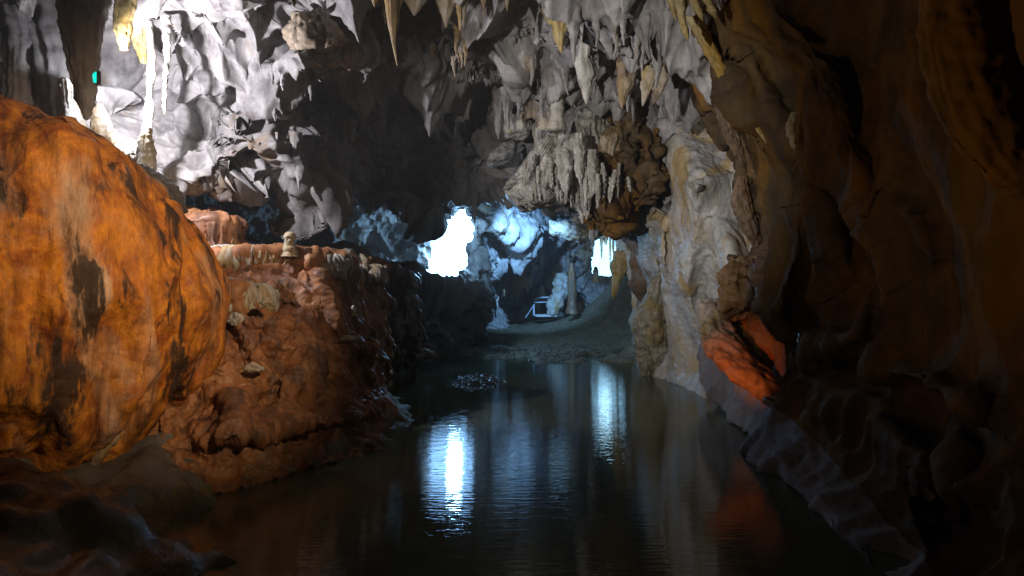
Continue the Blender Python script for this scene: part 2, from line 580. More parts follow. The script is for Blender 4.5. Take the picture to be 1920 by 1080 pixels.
def back_wall():
    nu, nv = 720, 380
    px, py = np.meshgrid(np.linspace(180, 1330, nu), np.linspace(240, 760, nv))
    ctrl = [(200, 300, 18), (450, 300, 22), (700, 300, 25), (900, 300, 28), (1100, 300, 32), (1300, 300, 34),
            (200, 450, 16), (450, 440, 21), (600, 450, 24), (700, 470, 25.5), (780, 460, 26), (850, 410, 26.5), (850, 470, 26.8), (895, 470, 28.5), (930, 450, 31), (1000, 450, 35), (1060, 450, 39), (1130, 450, 42), (1200, 450, 42), (1300, 450, 38),
            (200, 560, 15), (600, 560, 21), (700, 560, 24), (800, 560, 25.5), (870, 560, 28), (920, 560, 34), (960, 560, 41), (1000, 560, 44), (1100, 560, 44), (1300, 560, 40),
            (200, 740, 12), (600, 740, 17), (700, 700, 22), (800, 700, 25), (900, 700, 34), (1000, 700, 44), (1200, 700, 42)]
    d = rbf(ctrl, px, py)
    d = d - stroke(px, py, [(640, 500), (700, 515), (780, 528), (870, 535)], 26, 1.6, 'lip', False)
    d = d - stroke(px, py, [(905, 430), (925, 410), (980, 440), (1050, 430)], 22, 1.5, 'round')
    d = d - stroke(px, py, [(920, 500), (960, 495), (1010, 500)], 20, 1.5, 'lip')
    P = unproject(px, py, d)
    N = grid_normals(P, toward=CAM)
    p = P.reshape(-1, 3)
    h = 1.5 * (scallops(p, 2.4, 61) - 0.4) + 0.7 * (scallops(p, 0.9, 62) - 0.4) + 0.2 * fbm(p * 1.6, 4, 63)
    near = (np.exp(-(((px - 845) / 70) ** 2 + ((py - 460) / 75) ** 2)) + np.exp(-(((px - 1140) / 45) ** 2 + ((py - 480) / 50) ** 2))).ravel()
    P = displace(P, N, h * (1 - 0.75 * np.clip(near, 0, 1)), 0.4)
    P = displace(P, grid_normals(P, toward=CAM), 0.22 * (scallops(P.reshape(-1, 3), 0.4, 64) - 0.4), 0.4)
    ppx = 960 + P[..., 0] / P[..., 1] * FPX
    ppy = 540 - (P[..., 2] - CAMH) / P[..., 1] * FPX
    jx = ppx + 9 * fbm(np.stack([px.ravel() / 16, py.ravel() / 26, px.ravel() * 0], 1), 3, 71).reshape(px.shape)
    jy = ppy + 7 * fbm(np.stack([px.ravel() / 12, py.ravel() / 26, px.ravel() * 0 + 5], 1), 3, 72).reshape(px.shape)
    hole = poly_in(jx, jy, OPEN_A) | poly_in(jx, jy, OPEN_B) | poly_in(jx, jy, [(801, 402), (806, 398), (812, 400), (806, 406)])
    q = grid_quads(nv, nu)
    q = q[~hole.ravel()[q].all(1)]
    V = P.reshape(-1, 3).copy()
    e = np.sort(np.concatenate([q[:, [0, 1]], q[:, [1, 2]], q[:, [2, 3]], q[:, [3, 0]]]), 1)
    ue, cnt = np.unique(e, axis=0, return_counts=True)
    be = ue[cnt == 1]
    inner = ((px > 190) & (px < 1320) & (py > 250) & (py < 750)).ravel()
    be = be[inner[be].all(1)]
    for _ in range(4):                      # even out the stair-stepped rims
        acc = np.zeros_like(V)
        c = np.zeros(len(V))
        for a, b in ((0, 1), (1, 0)):
            np.add.at(acc, be[:, a], V[be[:, b]])
            np.add.at(c, be[:, a], 1)
        m = c > 1
        V[m] = 0.5 * V[m] + 0.5 * acc[m] / c[m][:, None]
    link('cave_wall', mesh_from('cave_wall', V, q), M['grey'], kind='structure')


back_wall()


def sky_patch(px0, px1, py0, py1, d, bulge, mat):
    px, py = np.meshgrid(np.linspace(px0, px1, 9), np.linspace(py0, py1, 9))
    r = ((px - (px0 + px1) / 2) / (px1 - px0) * 2) ** 2 + ((py - (py0 + py1) / 2) / (py1 - py0) * 2) ** 2
    P = unproject(px, py, d - bulge * r)
    link('sky', mesh_from('sky', P.reshape(-1, 3), grid_quads(9, 9)), mat, kind='structure')


sky_patch(770, 915, 375, 535, 30.6, 0.0, M['sky_a'])
sky_patch(1095, 1185, 420, 535, 46.5, 0.0, M['sky_b'])


# ---- right wall
def right_wall():
    # pale fluted wall set back behind the dark curtains
    nu, nv = 240, 420
    px, py = np.meshgrid(np.linspace(1185, 1470, nu), np.linspace(130, 760, nv))
    ctrl = [(1185, 130, 21), (1300, 130, 18), (1470, 130, 15), (1185, 300, 20.5), (1240, 300, 18), (1300, 300, 16.6), (1400, 300, 15), (1470, 300, 14),
            (1185, 480, 21), (1240, 470, 18.2), (1300, 470, 16.4), (1400, 480, 14.5), (1470, 480, 13.5), (1185, 640, 22), (1260, 620, 18.5), (1300, 620, 17), (1400, 640, 14.5), (1470, 640, 13), (1185, 760, 20), (1300, 760, 16), (1470, 760, 12)]
    d = rbf(ctrl, px, py)
    for pts, w, amp, mode in [([(1290, 170), (1270, 260), (1290, 330), (1270, 390)], 55, 1.2, 'round'), ([(1235, 250), (1215, 320), (1225, 380), (1200, 430), (1235, 500)], 24, 1.2, 'round'),
                              ([(1320, 330), (1300, 400), (1290, 470), (1270, 560)], 45, 1.2, 'round'), ([(1250, 400), (1240, 440), (1245, 560)], 14, 0.9, 'round'), ([(1345, 400), (1370, 480), (1350, 580)], 30, 1.0, 'round'),
                              ([(1360, 330), (1300, 345), (1270, 345)], 35, 0.7, 'lip'), ([(1280, 500), (1290, 560), (1300, 640)], 24, 0.7, 'round')]:
        d = d - stroke(px, py, pts, w, amp, mode)
    d = d + np.exp(-(((px - 1255) / 20) ** 2 + ((py - 365) / 26) ** 2)) * 1.6
    edge = np.clip((1215 + 12 * np.sin(py / 37) + 8 * np.sin(py / 17 + 1) - px) / 30, 0, 1)
    d = d + 5 * edge ** 1.5
    P = unproject(px, py, d)
    N = grid_normals(P, toward=CAM)
    p = P.reshape(-1, 3)
    h = 0.34 * (0.35 - scallops(p, 1.5, 81, (1, 1, 0.7))) + 0.04 * fbm(p * 1.8, 4, 83) + 0.14 * (0.3 - np.abs(perlin(warp(p, 0.3, 0.9, 6) * np.array([2.4, 2.4, 0.6]), 84)))
    P = displace(P, N, h, 0.3)
    P = displace(P, grid_normals(P, toward=CAM), 0.02 * fbm(P.reshape(-1, 3) * 8, 3, 85))
    link('cave_wall', mesh_from('cave_wall', P.reshape(-1, 3), grid_quads(nv, nu)), M['rwall'], kind='structure')

    # dark curtain wall coming forward to the camera
    nu, nv = 560, 620
    v = np.linspace(-380, 1330, nv)
    e = np.interp(v, [-380, 0, 100, 190, 300, 345, 400, 450, 520, 600, 650, 760, 870, 990, 1080, 1330], [1190, 1262, 1290, 1330, 1392, 1382, 1404, 1428, 1402, 1340, 1304, 1338, 1425, 1545, 1610, 1760])
    e = e + 7 * fbm(np.stack([v / 40, v * 0, v * 0], 1), 3, 91)
    u = np.linspace(0, 1, nu)
    px = e[:, None] + (2700 - e[:, None]) * (u[None] ** 1.7)
    py = np.repeat(v[:, None], nu, 1)
    ctrl = [(1190, -380, 8), (1500, -380, 6.5), (2000, -380, 4.2), (2700, -380, 2.6),
            (1258, 0, 10.8), (1400, 0, 9.8), (1550, 0, 8.6), (1750, 0, 6.6), (2000, 0, 4.9), (2700, 0, 2.8),
            (1300, 190, 11.8), (1420, 200, 10.8), (1560, 200, 9), (1750, 250, 7), (2000, 250, 5.2),
            (1350, 320, 12.2), (1420, 400, 11.6), (1560, 400, 9.4), (1750, 450, 7.4), (2000, 500, 5.4), (2700, 500, 3.0),
            (1392, 450, 12.4), (1372, 520, 12.8), (1322, 600, 14.6), (1300, 650, 15.8), (1400, 620, 12.4), (1500, 600, 10.6), (1600, 600, 9.2), (1750, 650, 7.4),
            (1338, 760, 13.8), (1425, 870, 9.6), (1545, 990, 7.0), (1610, 1080, 5.9), (1440, 730, 11.2), (1550, 780, 9.2), (1650, 880, 7.6), (1750, 850, 7.0), (1750, 1000, 6.2),
            (2000, 900, 5.2), (2000, 1080, 4.8), (1760, 1330, 4.4), (2200, 1330, 3.6), (2700, 1330, 2.8)]
    d = rbf(ctrl, px, py)
    for pts, w, amp, mode in [([(1300, 50), (1350, 130), (1400, 210), (1430, 260)], 26, 0.6, 'round'), ([(1420, -20), (1470, 60), (1530, 120), (1560, 200), (1600, 310), (1620, 380)], 34, 0.7, 'round'),
                              ([(1400, 100), (1440, 200), (1490, 290)], 24, 0.5, 'lip'), ([(1340, 320), (1360, 380), (1390, 450)], 22, 0.5, 'round'),
                              ([(1480, 380), (1490, 470), (1470, 560), (1440, 600)], 36, 0.7, 'round'), ([(1540, 360), (1560, 450), (1600, 540)], 30, 0.5, 'round'), ([(1650, 380), (1700, 420), (1740, 520)], 50, 0.5, 'round'),
                              ([(1400, 470), (1380, 540), (1345, 600)], 40, 0.8, 'round'), ([(1470, 480), (1440, 560), (1480, 620)], 45, 0.8, 'round'), ([(1620, 560), (1600, 620), (1520, 660)], 40, 0.6, 'lip'),
                              ([(1560, 740), (1640, 790), (1720, 860), (1740, 960)], 50, 0.6, 'round'), ([(1620, 680), (1740, 720), (1850, 780)], 60, 0.6, 'lip'),
                              ([(1680, 860), (1720, 930), (1730, 1010)], 24, 0.35, 'round'), ([(1790, 780), (1800, 880), (1800, 980)], 30, 0.35, 'round')]:
        d = d - stroke(px, py, pts, w, amp, mode)
    slab = np.exp(-(((px - (1330 + (py - 640) * 0.72)) / 90) ** 2)) * sstep(640, 720, py)
    curl = np.clip(1 - u / 0.10, 0, 1)[None] ** 2
    d = d + 3.0 * curl * (1 - 0.9 * sstep(600, 700, py))
    P = unproject(px, py, d)
    N = grid_normals(P, toward=CAM)
    p = P.reshape(-1, 3)
    sl = 1 - 0.25 * slab.ravel()
    h = 0.55 * (scallops(p, 1.4, 93, (1, 1, 0.45)) - 0.4) * sl + 0.08 * (scallops(p, 0.5, 94, (1, 1, 0.4)) - 0.4) * sl + 0.03 * fbm(p * 2.0, 3, 95) + 0.30 * (0.3 - np.abs(perlin(warp(p, 0.4, 0.6, 7) * np.array([1.5, 1.5, 0.3]), 96))) * sl
    P = displace(P, N, h, 0.3)
    P = displace(P, grid_normals(P, toward=CAM), 0.012 * fbm(P.reshape(-1, 3) * 9, 3, 97))
    q = grid_quads(nv, nu)
    qx, qy = px.ravel()[q].mean(1), py.ravel()[q].mean(1)
    me = mesh_from('cave_wall', P.reshape(-1, 3), q)
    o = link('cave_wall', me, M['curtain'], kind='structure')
    me.materials.append(M['slab'])
    sel = (qy > 640) & (qx < 1400 + (qy - 690) * 0.95)
    if len(me.polygons) == len(sel):
        me.polygons.foreach_set('material_index', sel.astype(np.int32))


M['rwall'] = rock('stained_pale_wall', [(0.34, 0.34, 0.34), (0.48, 0.47, 0.44), (0.56, 0.54, 0.50)], (0.40, 0.29, 0.14), 0.4, 0.9, bump=0.16, rough=(0.4, 0.7), dark=(0.10, 0.065, 0.03), stain_cut=(0.47, 0.6))
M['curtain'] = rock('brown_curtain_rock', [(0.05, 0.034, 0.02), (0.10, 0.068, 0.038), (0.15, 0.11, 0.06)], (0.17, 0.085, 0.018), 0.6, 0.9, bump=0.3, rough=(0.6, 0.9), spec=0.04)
right_wall()

# ---- river bed and banks
SH_Y = [-8, 3, 5.9, 7, 8.4, 10.3, 12.3, 14, 17, 20, 24, 30, 50]
SH_L = [-2.6, -2.5, -2.8, -3.7, -3.6, -2.6, -1.9, -2.3, -3.3, -3.9, -3.0, -2.5, -2.5]


def ground():
    nu, nv = 420, 520
    y = -8 + 58 * np.linspace(0, 1, nv) ** 1.35
    x = np.linspace(-1, 1, nu)
    x = np.sign(x) * (np.abs(x) ** 1.4) * 14
    X, Y = np.meshgrid(x, y)
    p = np.stack([X.ravel(), Y.ravel(), X.ravel() * 0], 1)
    wob = (0.5 * fbm(p * 0.9, 4, 101)).reshape(X.shape)
    sl = np.interp(Y, SH_Y, SH_L) + wob
    lft = np.clip(sl - X, 0, None)
    bank = 0.35 * lft ** 0.8 + 0.12 * sstep(0, 0.3, lft)
    bank = bank * (1 + 0.5 * fbm(p * 0.7, 3, 102).reshape(X.shape))
    bed = -0.40 + 0.12 * fbm(p * 0.6, 3, 103).reshape(X.shape)
    shore = sstep(-0.9, 0.0, sl - X)
    z = bed * (1 - shore) + (0.02 + bank) * shore
    # shingle bar right across the stream, a pool beyond it, then the floor of the far chamber
    bar = sstep(22.4, 25.6, Y + 3.0 * fbm(p * 0.45, 3, 109).reshape(X.shape) + 0.30 * np.clip(X - 0.2, -2, 3))
    z = np.maximum(z, -0.35 + bar * 0.47 + 0.02 * np.clip(Y - 25, 0, 20))
    pool = np.exp(-(((X + 1.0) / 1.5) ** 2 + ((Y - 29.5) / 1.7) ** 2))
    z = z - 0.42 * pool * (Y > 24)
    tong = np.exp(-(((X + 0.9) / 0.85) ** 2 + ((Y - 18.2) / 1.9) ** 2))
    z = np.maximum(z, -0.35 + 0.50 * tong)
    rb = sstep(0, 1.2, X - 3.3 + wob) * sstep(17, 20, Y)
    z = np.maximum(z, -0.5 * (1 - rb) + rb * (0.25 + 0.12 * np.clip(X - 3.3, 0, 4)))
    mound = 3.3 * np.exp(-(((X - 7.2) / 3.2) ** 2 + ((Y - 36) / 4.5) ** 2))
    z = z + mound * (Y > 22)
    z = z + 0.05 * fbm(p * 3, 4, 104).reshape(X.shape) + 0.22 * shore * np.abs(fbm(p * 1.3, 4, 106)).reshape(X.shape)
    z = z + 0.06 * sstep(0, 0.3, z) * (scallops(p, 0.35, 105) - 0.4).reshape(X.shape)
    P = np.stack([X, Y, z], -1)
    me = mesh_from('river_bed', P.reshape(-1, 3), grid_quads(nv, nu))
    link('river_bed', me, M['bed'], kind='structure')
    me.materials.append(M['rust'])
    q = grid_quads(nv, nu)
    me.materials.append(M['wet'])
    yq = Y.ravel()[q].mean(1)
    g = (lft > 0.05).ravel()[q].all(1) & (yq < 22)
    g = np.where(g & (yq < 9.0 + 0.7 * np.sin(X.ravel()[q].mean(1) * 3)), 2, g.astype(np.int32))  # near bank coloured darker to stand in for the shade there
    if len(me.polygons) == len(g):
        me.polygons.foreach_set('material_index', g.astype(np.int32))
    return X, Y, z


GX, GY, GZ = ground()


def ground_z(x, y):
    i = int(np.argmin(np.abs(GY[:, 0] - y)))
    j = int(np.argmin(np.abs(GX[0] - x)))
    return float(GZ[i, j])


wv = np.array([[-14, -8, 0], [14, -8, 0], [14, 50, 0], [-14, 50, 0]], float)
link('river_water', mesh_from('river_water', wv, np.array([[0, 1, 2, 3]])), M['water'], kind='structure')


# ================================================================== FORMATIONS
_seed = [200]


def tube_mesh(name, spine, radii, nu=48, nv=60, flute=0.0, flutes=9, lump=0.12, fine=0.02, squash=1.0, droop=0.0, scal=0.0):
    """solid of rings along a spine; radii = radius at each spine point, squash = depth / width of a ring"""
    _seed[0] += 7
    sd = _seed[0]
    sp = np.array(spine, float)
    k = len(sp)
    seg = np.concatenate([[0], np.cumsum(np.linalg.norm(np.diff(sp, axis=0), axis=1))])
    t = np.linspace(0, 1, nv)
    te = 0.5 - 0.5 * np.cos(np.pi * t)
    t = 0.5 * t + 0.5 * te
    s = t * seg[-1]

    def smooth(vals):
        r = np.interp(s, seg, vals)
        kw = max(1, nv // (3 * k))
        if kw > 1:
            pad = np.concatenate([2 * r[0] - r[kw:0:-1], r, 2 * r[-1] - r[-2:-kw - 2:-1]])
            r = np.convolve(pad, np.ones(2 * kw + 1) / (2 * kw + 1), 'valid')
        return r
    C = np.stack([smooth(sp[:, i]) for i in range(3)], 1)
    R = np.clip(smooth(np.array(radii, float)), 0.002, None)
    R[0] *= 0.05
    R[-1] *= 0.05
    th = np.linspace(0, 2 * np.pi, nu, endpoint=False)
    ax = C[-1] - C[0]
    if abs(ax[2]) > 0.4 * np.linalg.norm(ax):
        e1, e2 = np.array([1.0, 0, 0]), np.array([0, 1.0, 0])
    else:
        ax = ax / np.linalg.norm(ax)
        e1 = np.array([0, 0, 1.0])
        e2 = np.cross(ax, e1)
    rm = float(np.max(R))
    fl = np.zeros((nv, nu))
    if flute:
        zz = np.repeat((s / max(rm, 0.02))[:, None], nu, 1)
        tt = np.repeat(th[None], nv, 0)
        q = np.stack([np.cos(tt).ravel() * flutes / 3.0, np.sin(tt).ravel() * flutes / 3.0, zz.ravel() * 0.22 + sd], 1)
        f = 1 - 2 * np.abs(perlin(q, sd & 63)) * 1.4
        fl = flute * f.reshape(nv, nu)
    rr = R[:, None] * (1 + fl)
    P = C[:, None] + rr[..., None] * (np.cos(th)[None, :, None] * e1 + squash * np.sin(th)[None, :, None] * e2)
    p = P.reshape(-1, 3)
    N = grid_normals(P, True)
    ctr = np.repeat(C[:, None], nu, 1)
    sg = np.sign(((P - ctr) * N).sum(2, keepdims=True))
    N = N * np.where(sg == 0, 1, sg)
    h = lump * rm * fbm(p * (1.1 / max(rm, 0.05)) + sd, 3, 1)
    if scal:
        h = h + scal * (scallops(p, 0.5, 13, (1, 1, 0.7)) - 0.4)
    h = h + fine * fbm(p * min(14.0, 3.0 / max(rm, 0.05)) + sd, 3, 2)
    amp = np.clip(R / (0.5 * rm), 0.08, 1.0)[:, None].repeat(nu, 1).ravel()
    P = displace(P, N, h * amp, droop)
    return mesh_from(name, P.reshape(-1, 3), grid_quads(nv, nu, True))


def form(name, spine, radii, mat, label, cat, group=None, parent=None, **kw):
    """spine points (px, py, depth); radii in photo pixels at that depth"""
    pts = [at(*s) for s in spine]
    rad = [r * s[2] / FPX for r, s in zip(radii, spine)]
    me = tube_mesh(name, pts, rad, **kw)
    o = link(name, me, M[mat], parent)
    if parent is None:
        o['label'] = label
        o['category'] = cat
        if group:
            o['group'] = group
    return o


def stalactite(px, y0, px1, y1, d, r, mat, label, group='stalactites hanging from the ceiling', name='stalactite', cat='stalactite', shape=0.8, tip=0.06, **kw):
    n = 7
    t = np.linspace(0, 1, n)
    rs = np.random.default_rng(int(px * 7 + y1))
    w = (1 - t) ** shape * (1 + 0.18 * rs.normal(size=n) * (t > 0.1) * (t < 0.95)) + tip * (t < 1)
    w[0] = 1.25
    sp = [(px + (px1 - px) * a + rs.normal() * r * 0.06, y0 + (y1 - y0) * a, d) for a in t]
    args = dict(nu=36, nv=56, flute=0.18, flutes=8, lump=0.16, fine=0.015)
    args.update(kw)
    return form(name, sp, list(np.clip(w, 0.02, 2) * r), mat, label, cat, group, **args)


def stalagmite(px, y0, px1, y1, d, r, mat, label, group='stalagmites standing on ledges', **kw):
    """base at (px, y0), tip at (px1, y1)"""
    n = 7
    t = np.linspace(0, 1, n)
    rs = np.random.default_rng(int(px * 5 + y1))
    w = 1.15 - 0.5 * t + 0.1 * rs.normal(size=n)
    w[-1] = 0.3
    w[0] = 1.4
    sp = [(px + (px1 - px) * a, y0 + (y1 - y0) * a, d) for a in t]
    args = dict(nu=36, nv=48, flute=0.12, flutes=7, lump=0.18, fine=0.02)
    args.update(kw)
    return form('stalagmite', sp, list(w * r), mat, label, 'stalagmite', group, **args)


# ---- the great orange flowstone dome
def flow_dome(name, cx, cy, prof, squash, nu, nv, mat, label, cat, flute=0.05, nfl=26, drip=0.25, lump=0.12, parent=None, seed=1, fold=0.10):
    """prof: list of (z, r) from top to the undercut foot, about a vertical axis at (cx, cy)"""
    pr = np.array(prof, float)
    seg = np.concatenate([[0], np.cumsum(np.hypot(np.diff(pr[:, 0]), np.diff(pr[:, 1])))])
    s = np.linspace(0, seg[-1], nv)
    kw = max(2, nv // (3 * len(pr)))

    def sm(c):
        r = np.interp(s, seg, c)
        pad = np.concatenate([2 * r[0] - r[kw:0:-1], r, 2 * r[-1] - r[-2:-kw - 2:-1]])
        return np.convolve(pad, np.ones(2 * kw + 1) / (2 * kw + 1), 'valid')
    z, r = sm(pr[:, 0]), np.clip(sm(pr[:, 1]), 0.02, None)
    th = np.linspace(0, 2 * np.pi, nu, endpoint=False)
    T, Sv = np.meshgrid(th, s / seg[-1])
    rm = r.max()
    q = np.stack([np.cos(T).ravel() * nfl / 6, np.sin(T).ravel() * nfl / 6, (Sv * 1.1).ravel() + seed], 1)
    f = (1 - 2.2 * np.abs(perlin(q, seed)) + 0.5 * (1 - 2.2 * np.abs(perlin(q * 2.3, seed + 3)))).reshape(T.shape)
    low = sstep(0.35, 0.85, Sv)
    rr = r[:, None] * (1 + flute * f * (0.3 + 0.7 * low))
    dr = perlin(np.stack([np.cos(th) * nfl / 5, np.sin(th) * nfl / 5, th * 0 + seed], 1), seed + 5)
    Z = z[:, None] - drip * sstep(0.5, 0.9, Sv) * (0.5 + dr[None] + 0.3 * f)
    P = np.stack([cx + rr * np.cos(T), cy + squash * rr * np.sin(T), Z], -1)
    N = grid_normals(P, True)
    sg = np.sign(((P - np.array([cx, cy, z.mean()])) * N).sum(2, keepdims=True))
    N *= np.where(sg == 0, 1, sg)
    p = P.reshape(-1, 3)
    h = lump * fbm(p * (1.3 / rm) + seed, 3, seed) + fold * (0.5 - np.abs(perlin(warp(p, 0.3, 1.0, seed) * np.array([1.8, 1.8, 0.5]), seed + 8)))
    h += 0.012 * fbm(p * 9, 3, seed + 9) + 0.03 * (0.4 - np.abs(perlin(warp(p, 0.1, 2.0, seed) * np.array([7, 7, 0.9]), seed + 12))) * 1.7 * sstep(-0.2, 0.3, perlin(p * 1.1, seed + 13))
    P = displace(P, N, h)
    o = link(name, mesh_from(name, P.reshape(-1, 3), grid_quads(nv, nu, True)), M[mat], parent)
    if parent is None:
        o['label'], o['category'] = label, cat
    return o


K = 8.5 / FPX
DX = (-100 - 960) * K


def zz(py):
    return CAMH + (540 - py) * K


flow_dome('flowstone_dome', DX, 8.7, [(zz(212), 0.03), (zz(222), 0.5), (zz(248), 1.2), (zz(290), 1.85), (zz(340), 2.25), (zz(400), 2.55), (zz(480), 2.76), (zz(570), 2.83), (zz(660), 2.76), (zz(720), 2.58), (zz(765), 2.3), (zz(795), 1.9), (zz(800), 1.2), (zz(860), 0.9), (zz(1000), 0.8)],
          0.8, 640, 400, 'orange', 'huge bulging orange flowstone dome with dark streaks and a dripping undercut edge', 'flowstone', flute=0.05, nfl=22, drip=0.42, lump=0.34, seed=11, fold=0.2)
form('flowstone_hump', [(40, 240, 9.3), (30, 255, 9.3), (10, 290, 9.3), (-10, 350, 9.2)], [10, 60, 100, 120], 'orange', 'low orange hump swelling on top of the orange dome', 'flowstone', nu=60, nv=40, flute=0.05, squash=0.7)
form('stalactite', [(225, 740, 8.2), (205, 800, 8.1), (178, 860, 8.0), (152, 925, 8.0)], [30, 26, 13, 3], 'tan', 'pale tapering drip hanging from the undercut edge of the orange dome', 'stalactite', nu=32, nv=50, flute=0.2, flutes=6)

# ---- rimstone terraces between the dome and the pool: stacked tiers are parts of one flowstone mass
root = bpy.data.objects.new('rimstone_terrace', None)
root.location = tuple(at(560, 860, 11.5))
COL.objects.link(root)
root['label'] = 'rusty brown rimstone terraces with pale flat rims stepping down to the pool'
root['category'] = 'flowstone'
bpy.context.view_layer.update()


def tier(cx, d, py_top, py_bot, rx, squash, mat='rust', fl=0.07, nfl=16, rim=0.94, lump=0.14, sd=[300], flare=1.0, nu=220, nv=150, crust=False):
    sd[0] += 13
    k = d / FPX
    z0, z1 = CAMH + (540 - py_top) * k, CAMH + (540 - py_bot) * k
    r = rx * k
    pr = [(z0 - 0.03, 0.02), (z0 - 0.03, r * 0.55), (z0 - 0.015, r * rim * 0.95), (z0, r * rim), (z0 - 0.05, r), (z0 + (z1 - z0) * 0.3, r * (0.97 + 0.05 * flare)), (z0 + (z1 - z0) * 0.65, r * flare), (z0 + (z1 - z0) * 0.9, r * flare * 0.86), (z1, r * flare * 0.6)]
    if crust:
        flow_dome('rim', (cx - 960) * k, d, [(z0 + 0.015, 0.02), (z0 + 0.02, r * 0.5), (z0 + 0.02, r * rim), (z0 - 0.02, r * 1.03), (z0 - 0.08, r * 1.045), (z0 - 0.12, r * 1.0), (z0 - 0.11, r * 0.8)], squash, 420, 60, 'pale', '', '', flute=0.03, nfl=nfl * 3, drip=0.26, lump=0.10, parent=root, seed=sd[0] % 60, fold=0.03)
    return flow_dome('tier', (cx - 960) * k, d, pr, squash, nu, nv, mat, '', '', flute=fl, nfl=nfl, drip=0.10, lump=lump, parent=root, seed=sd[0] % 60, fold=0.08)


nu_, nv_ = 330, 360
px_, py_ = np.meshgrid(np.linspace(300, 715, nu_), np.linspace(0, 1, nv_))
top_ = np.interp(px_[0], [330, 400, 480, 560, 620, 680, 760, 850], [470, 470, 472, 478, 488, 500, 560, 640])
bot_ = np.interp(px_[0], [330, 400, 500, 600, 700, 760, 850], [960, 930, 905, 880, 860, 800, 690])
py_ = top_[None] + (bot_ - top_)[None] * py_
d_ = rbf([(330, 470, 13), (400, 480, 13.1), (500, 480, 13.0), (600, 490, 13.4), (680, 505, 16), (760, 570, 19), (850, 640, 22), (330, 600, 10.8), (400, 590, 10.9), (500, 590, 11.5), (600, 590, 12.2), (690, 600, 14.5), (770, 640, 18), (330, 750, 9.4), (400, 740, 9.6), (500, 740, 10.2), (600, 740, 11.2), (700, 720, 13.5), (780, 700, 17),
          (330, 950, 7.9), (400, 920, 8.3), (500, 890, 8.9), (600, 860, 9.8), (700, 840, 10.6), (760, 795, 12.2), (850, 690, 19)], px_, py_)
for pts_, w_, a_, m_ in [([(400, 545), (450, 540), (520, 560)], 34, 0.7, 'lip'), ([(600, 500), (610, 560), (640, 620)], 26, 0.5, 'round'), ([(560, 600), (570, 680), (560, 760)], 44, 0.7, 'round'), ([(490, 600), (500, 650), (480, 700)], 30, 0.5, 'round'), ([(650, 620), (660, 680), (640, 730)], 32, 0.6, 'round'),
                         ([(440, 700), (440, 780), (420, 840)], 40, 0.6, 'round'), ([(400, 830), (520, 800), (640, 790), (720, 770)], 40, 0.5, 'lip'), ([(700, 640), (720, 690), (700, 740)], 30, 0.5, 'round')]:
    d_ = d_ - stroke(px_, py_, pts_, w_, a_, m_)
P_ = unproject(px_, py_, d_)
p_ = P_.reshape(-1, 3)
h_ = 0.12 * (0.5 - scallops(p_, 0.8, 211, (1, 1, 0.5))) + 0.26 * (0.4 - np.abs(perlin(warp(p_, 0.2, 1.2, 5) * np.array([3.2, 3.2, 0.7]), 213))) + 0.10 * fbm(p_ * 2.4, 4, 214)
P_ = displace(P_, grid_normals(P_, toward=CAM), h_, 0.2)
P_ = displace(P_, grid_normals(P_, toward=CAM), 0.02 * fbm(P_.reshape(-1, 3) * 7, 3, 215))
link('bank_face', mesh_from('bank_face', P_.reshape(-1, 3), grid_quads(nv_, nu_)), M['rust'], root)
tier(372, 13.6, 408, 560, 92, 0.9, 'rust', 0.06, 44, rim=0.4, lump=0.25, flare=1.1)
tier(470, 13.2, 468, 760, 112, 0.8, 'rust', 0.04, 30, crust=True)
tier(584, 13.4, 480, 820, 74, 0.8, 'rust', 0.05, 20, flare=1.12, rim=0.8, lump=0.2, crust=True)
tier(430, 11.4, 534, 830, 86, 0.8, 'rust', 0.05, 24, lump=0.2, crust=True)
tier(668, 16.0, 494, 720, 56, 0.8, 'rust', 0.06, 20, rim=0.8, lump=0.25, crust=True)
tier(725, 19.5, 500, 690, 60, 0.8, 'wet', 0.12, 14, rim=0.8, lump=0.3)
tier(498, 10.6, 600, 850, 46, 0.8, 'rust', 0.10, 8, rim=0.7)
tier(566, 11.6, 640, 850, 62, 0.8, 'rust', 0.06, 8, rim=0.6, flare=1.05)
tier(650, 13.0, 640, 800, 52, 0.8, 'rust', 0.10, 10, rim=0.7)

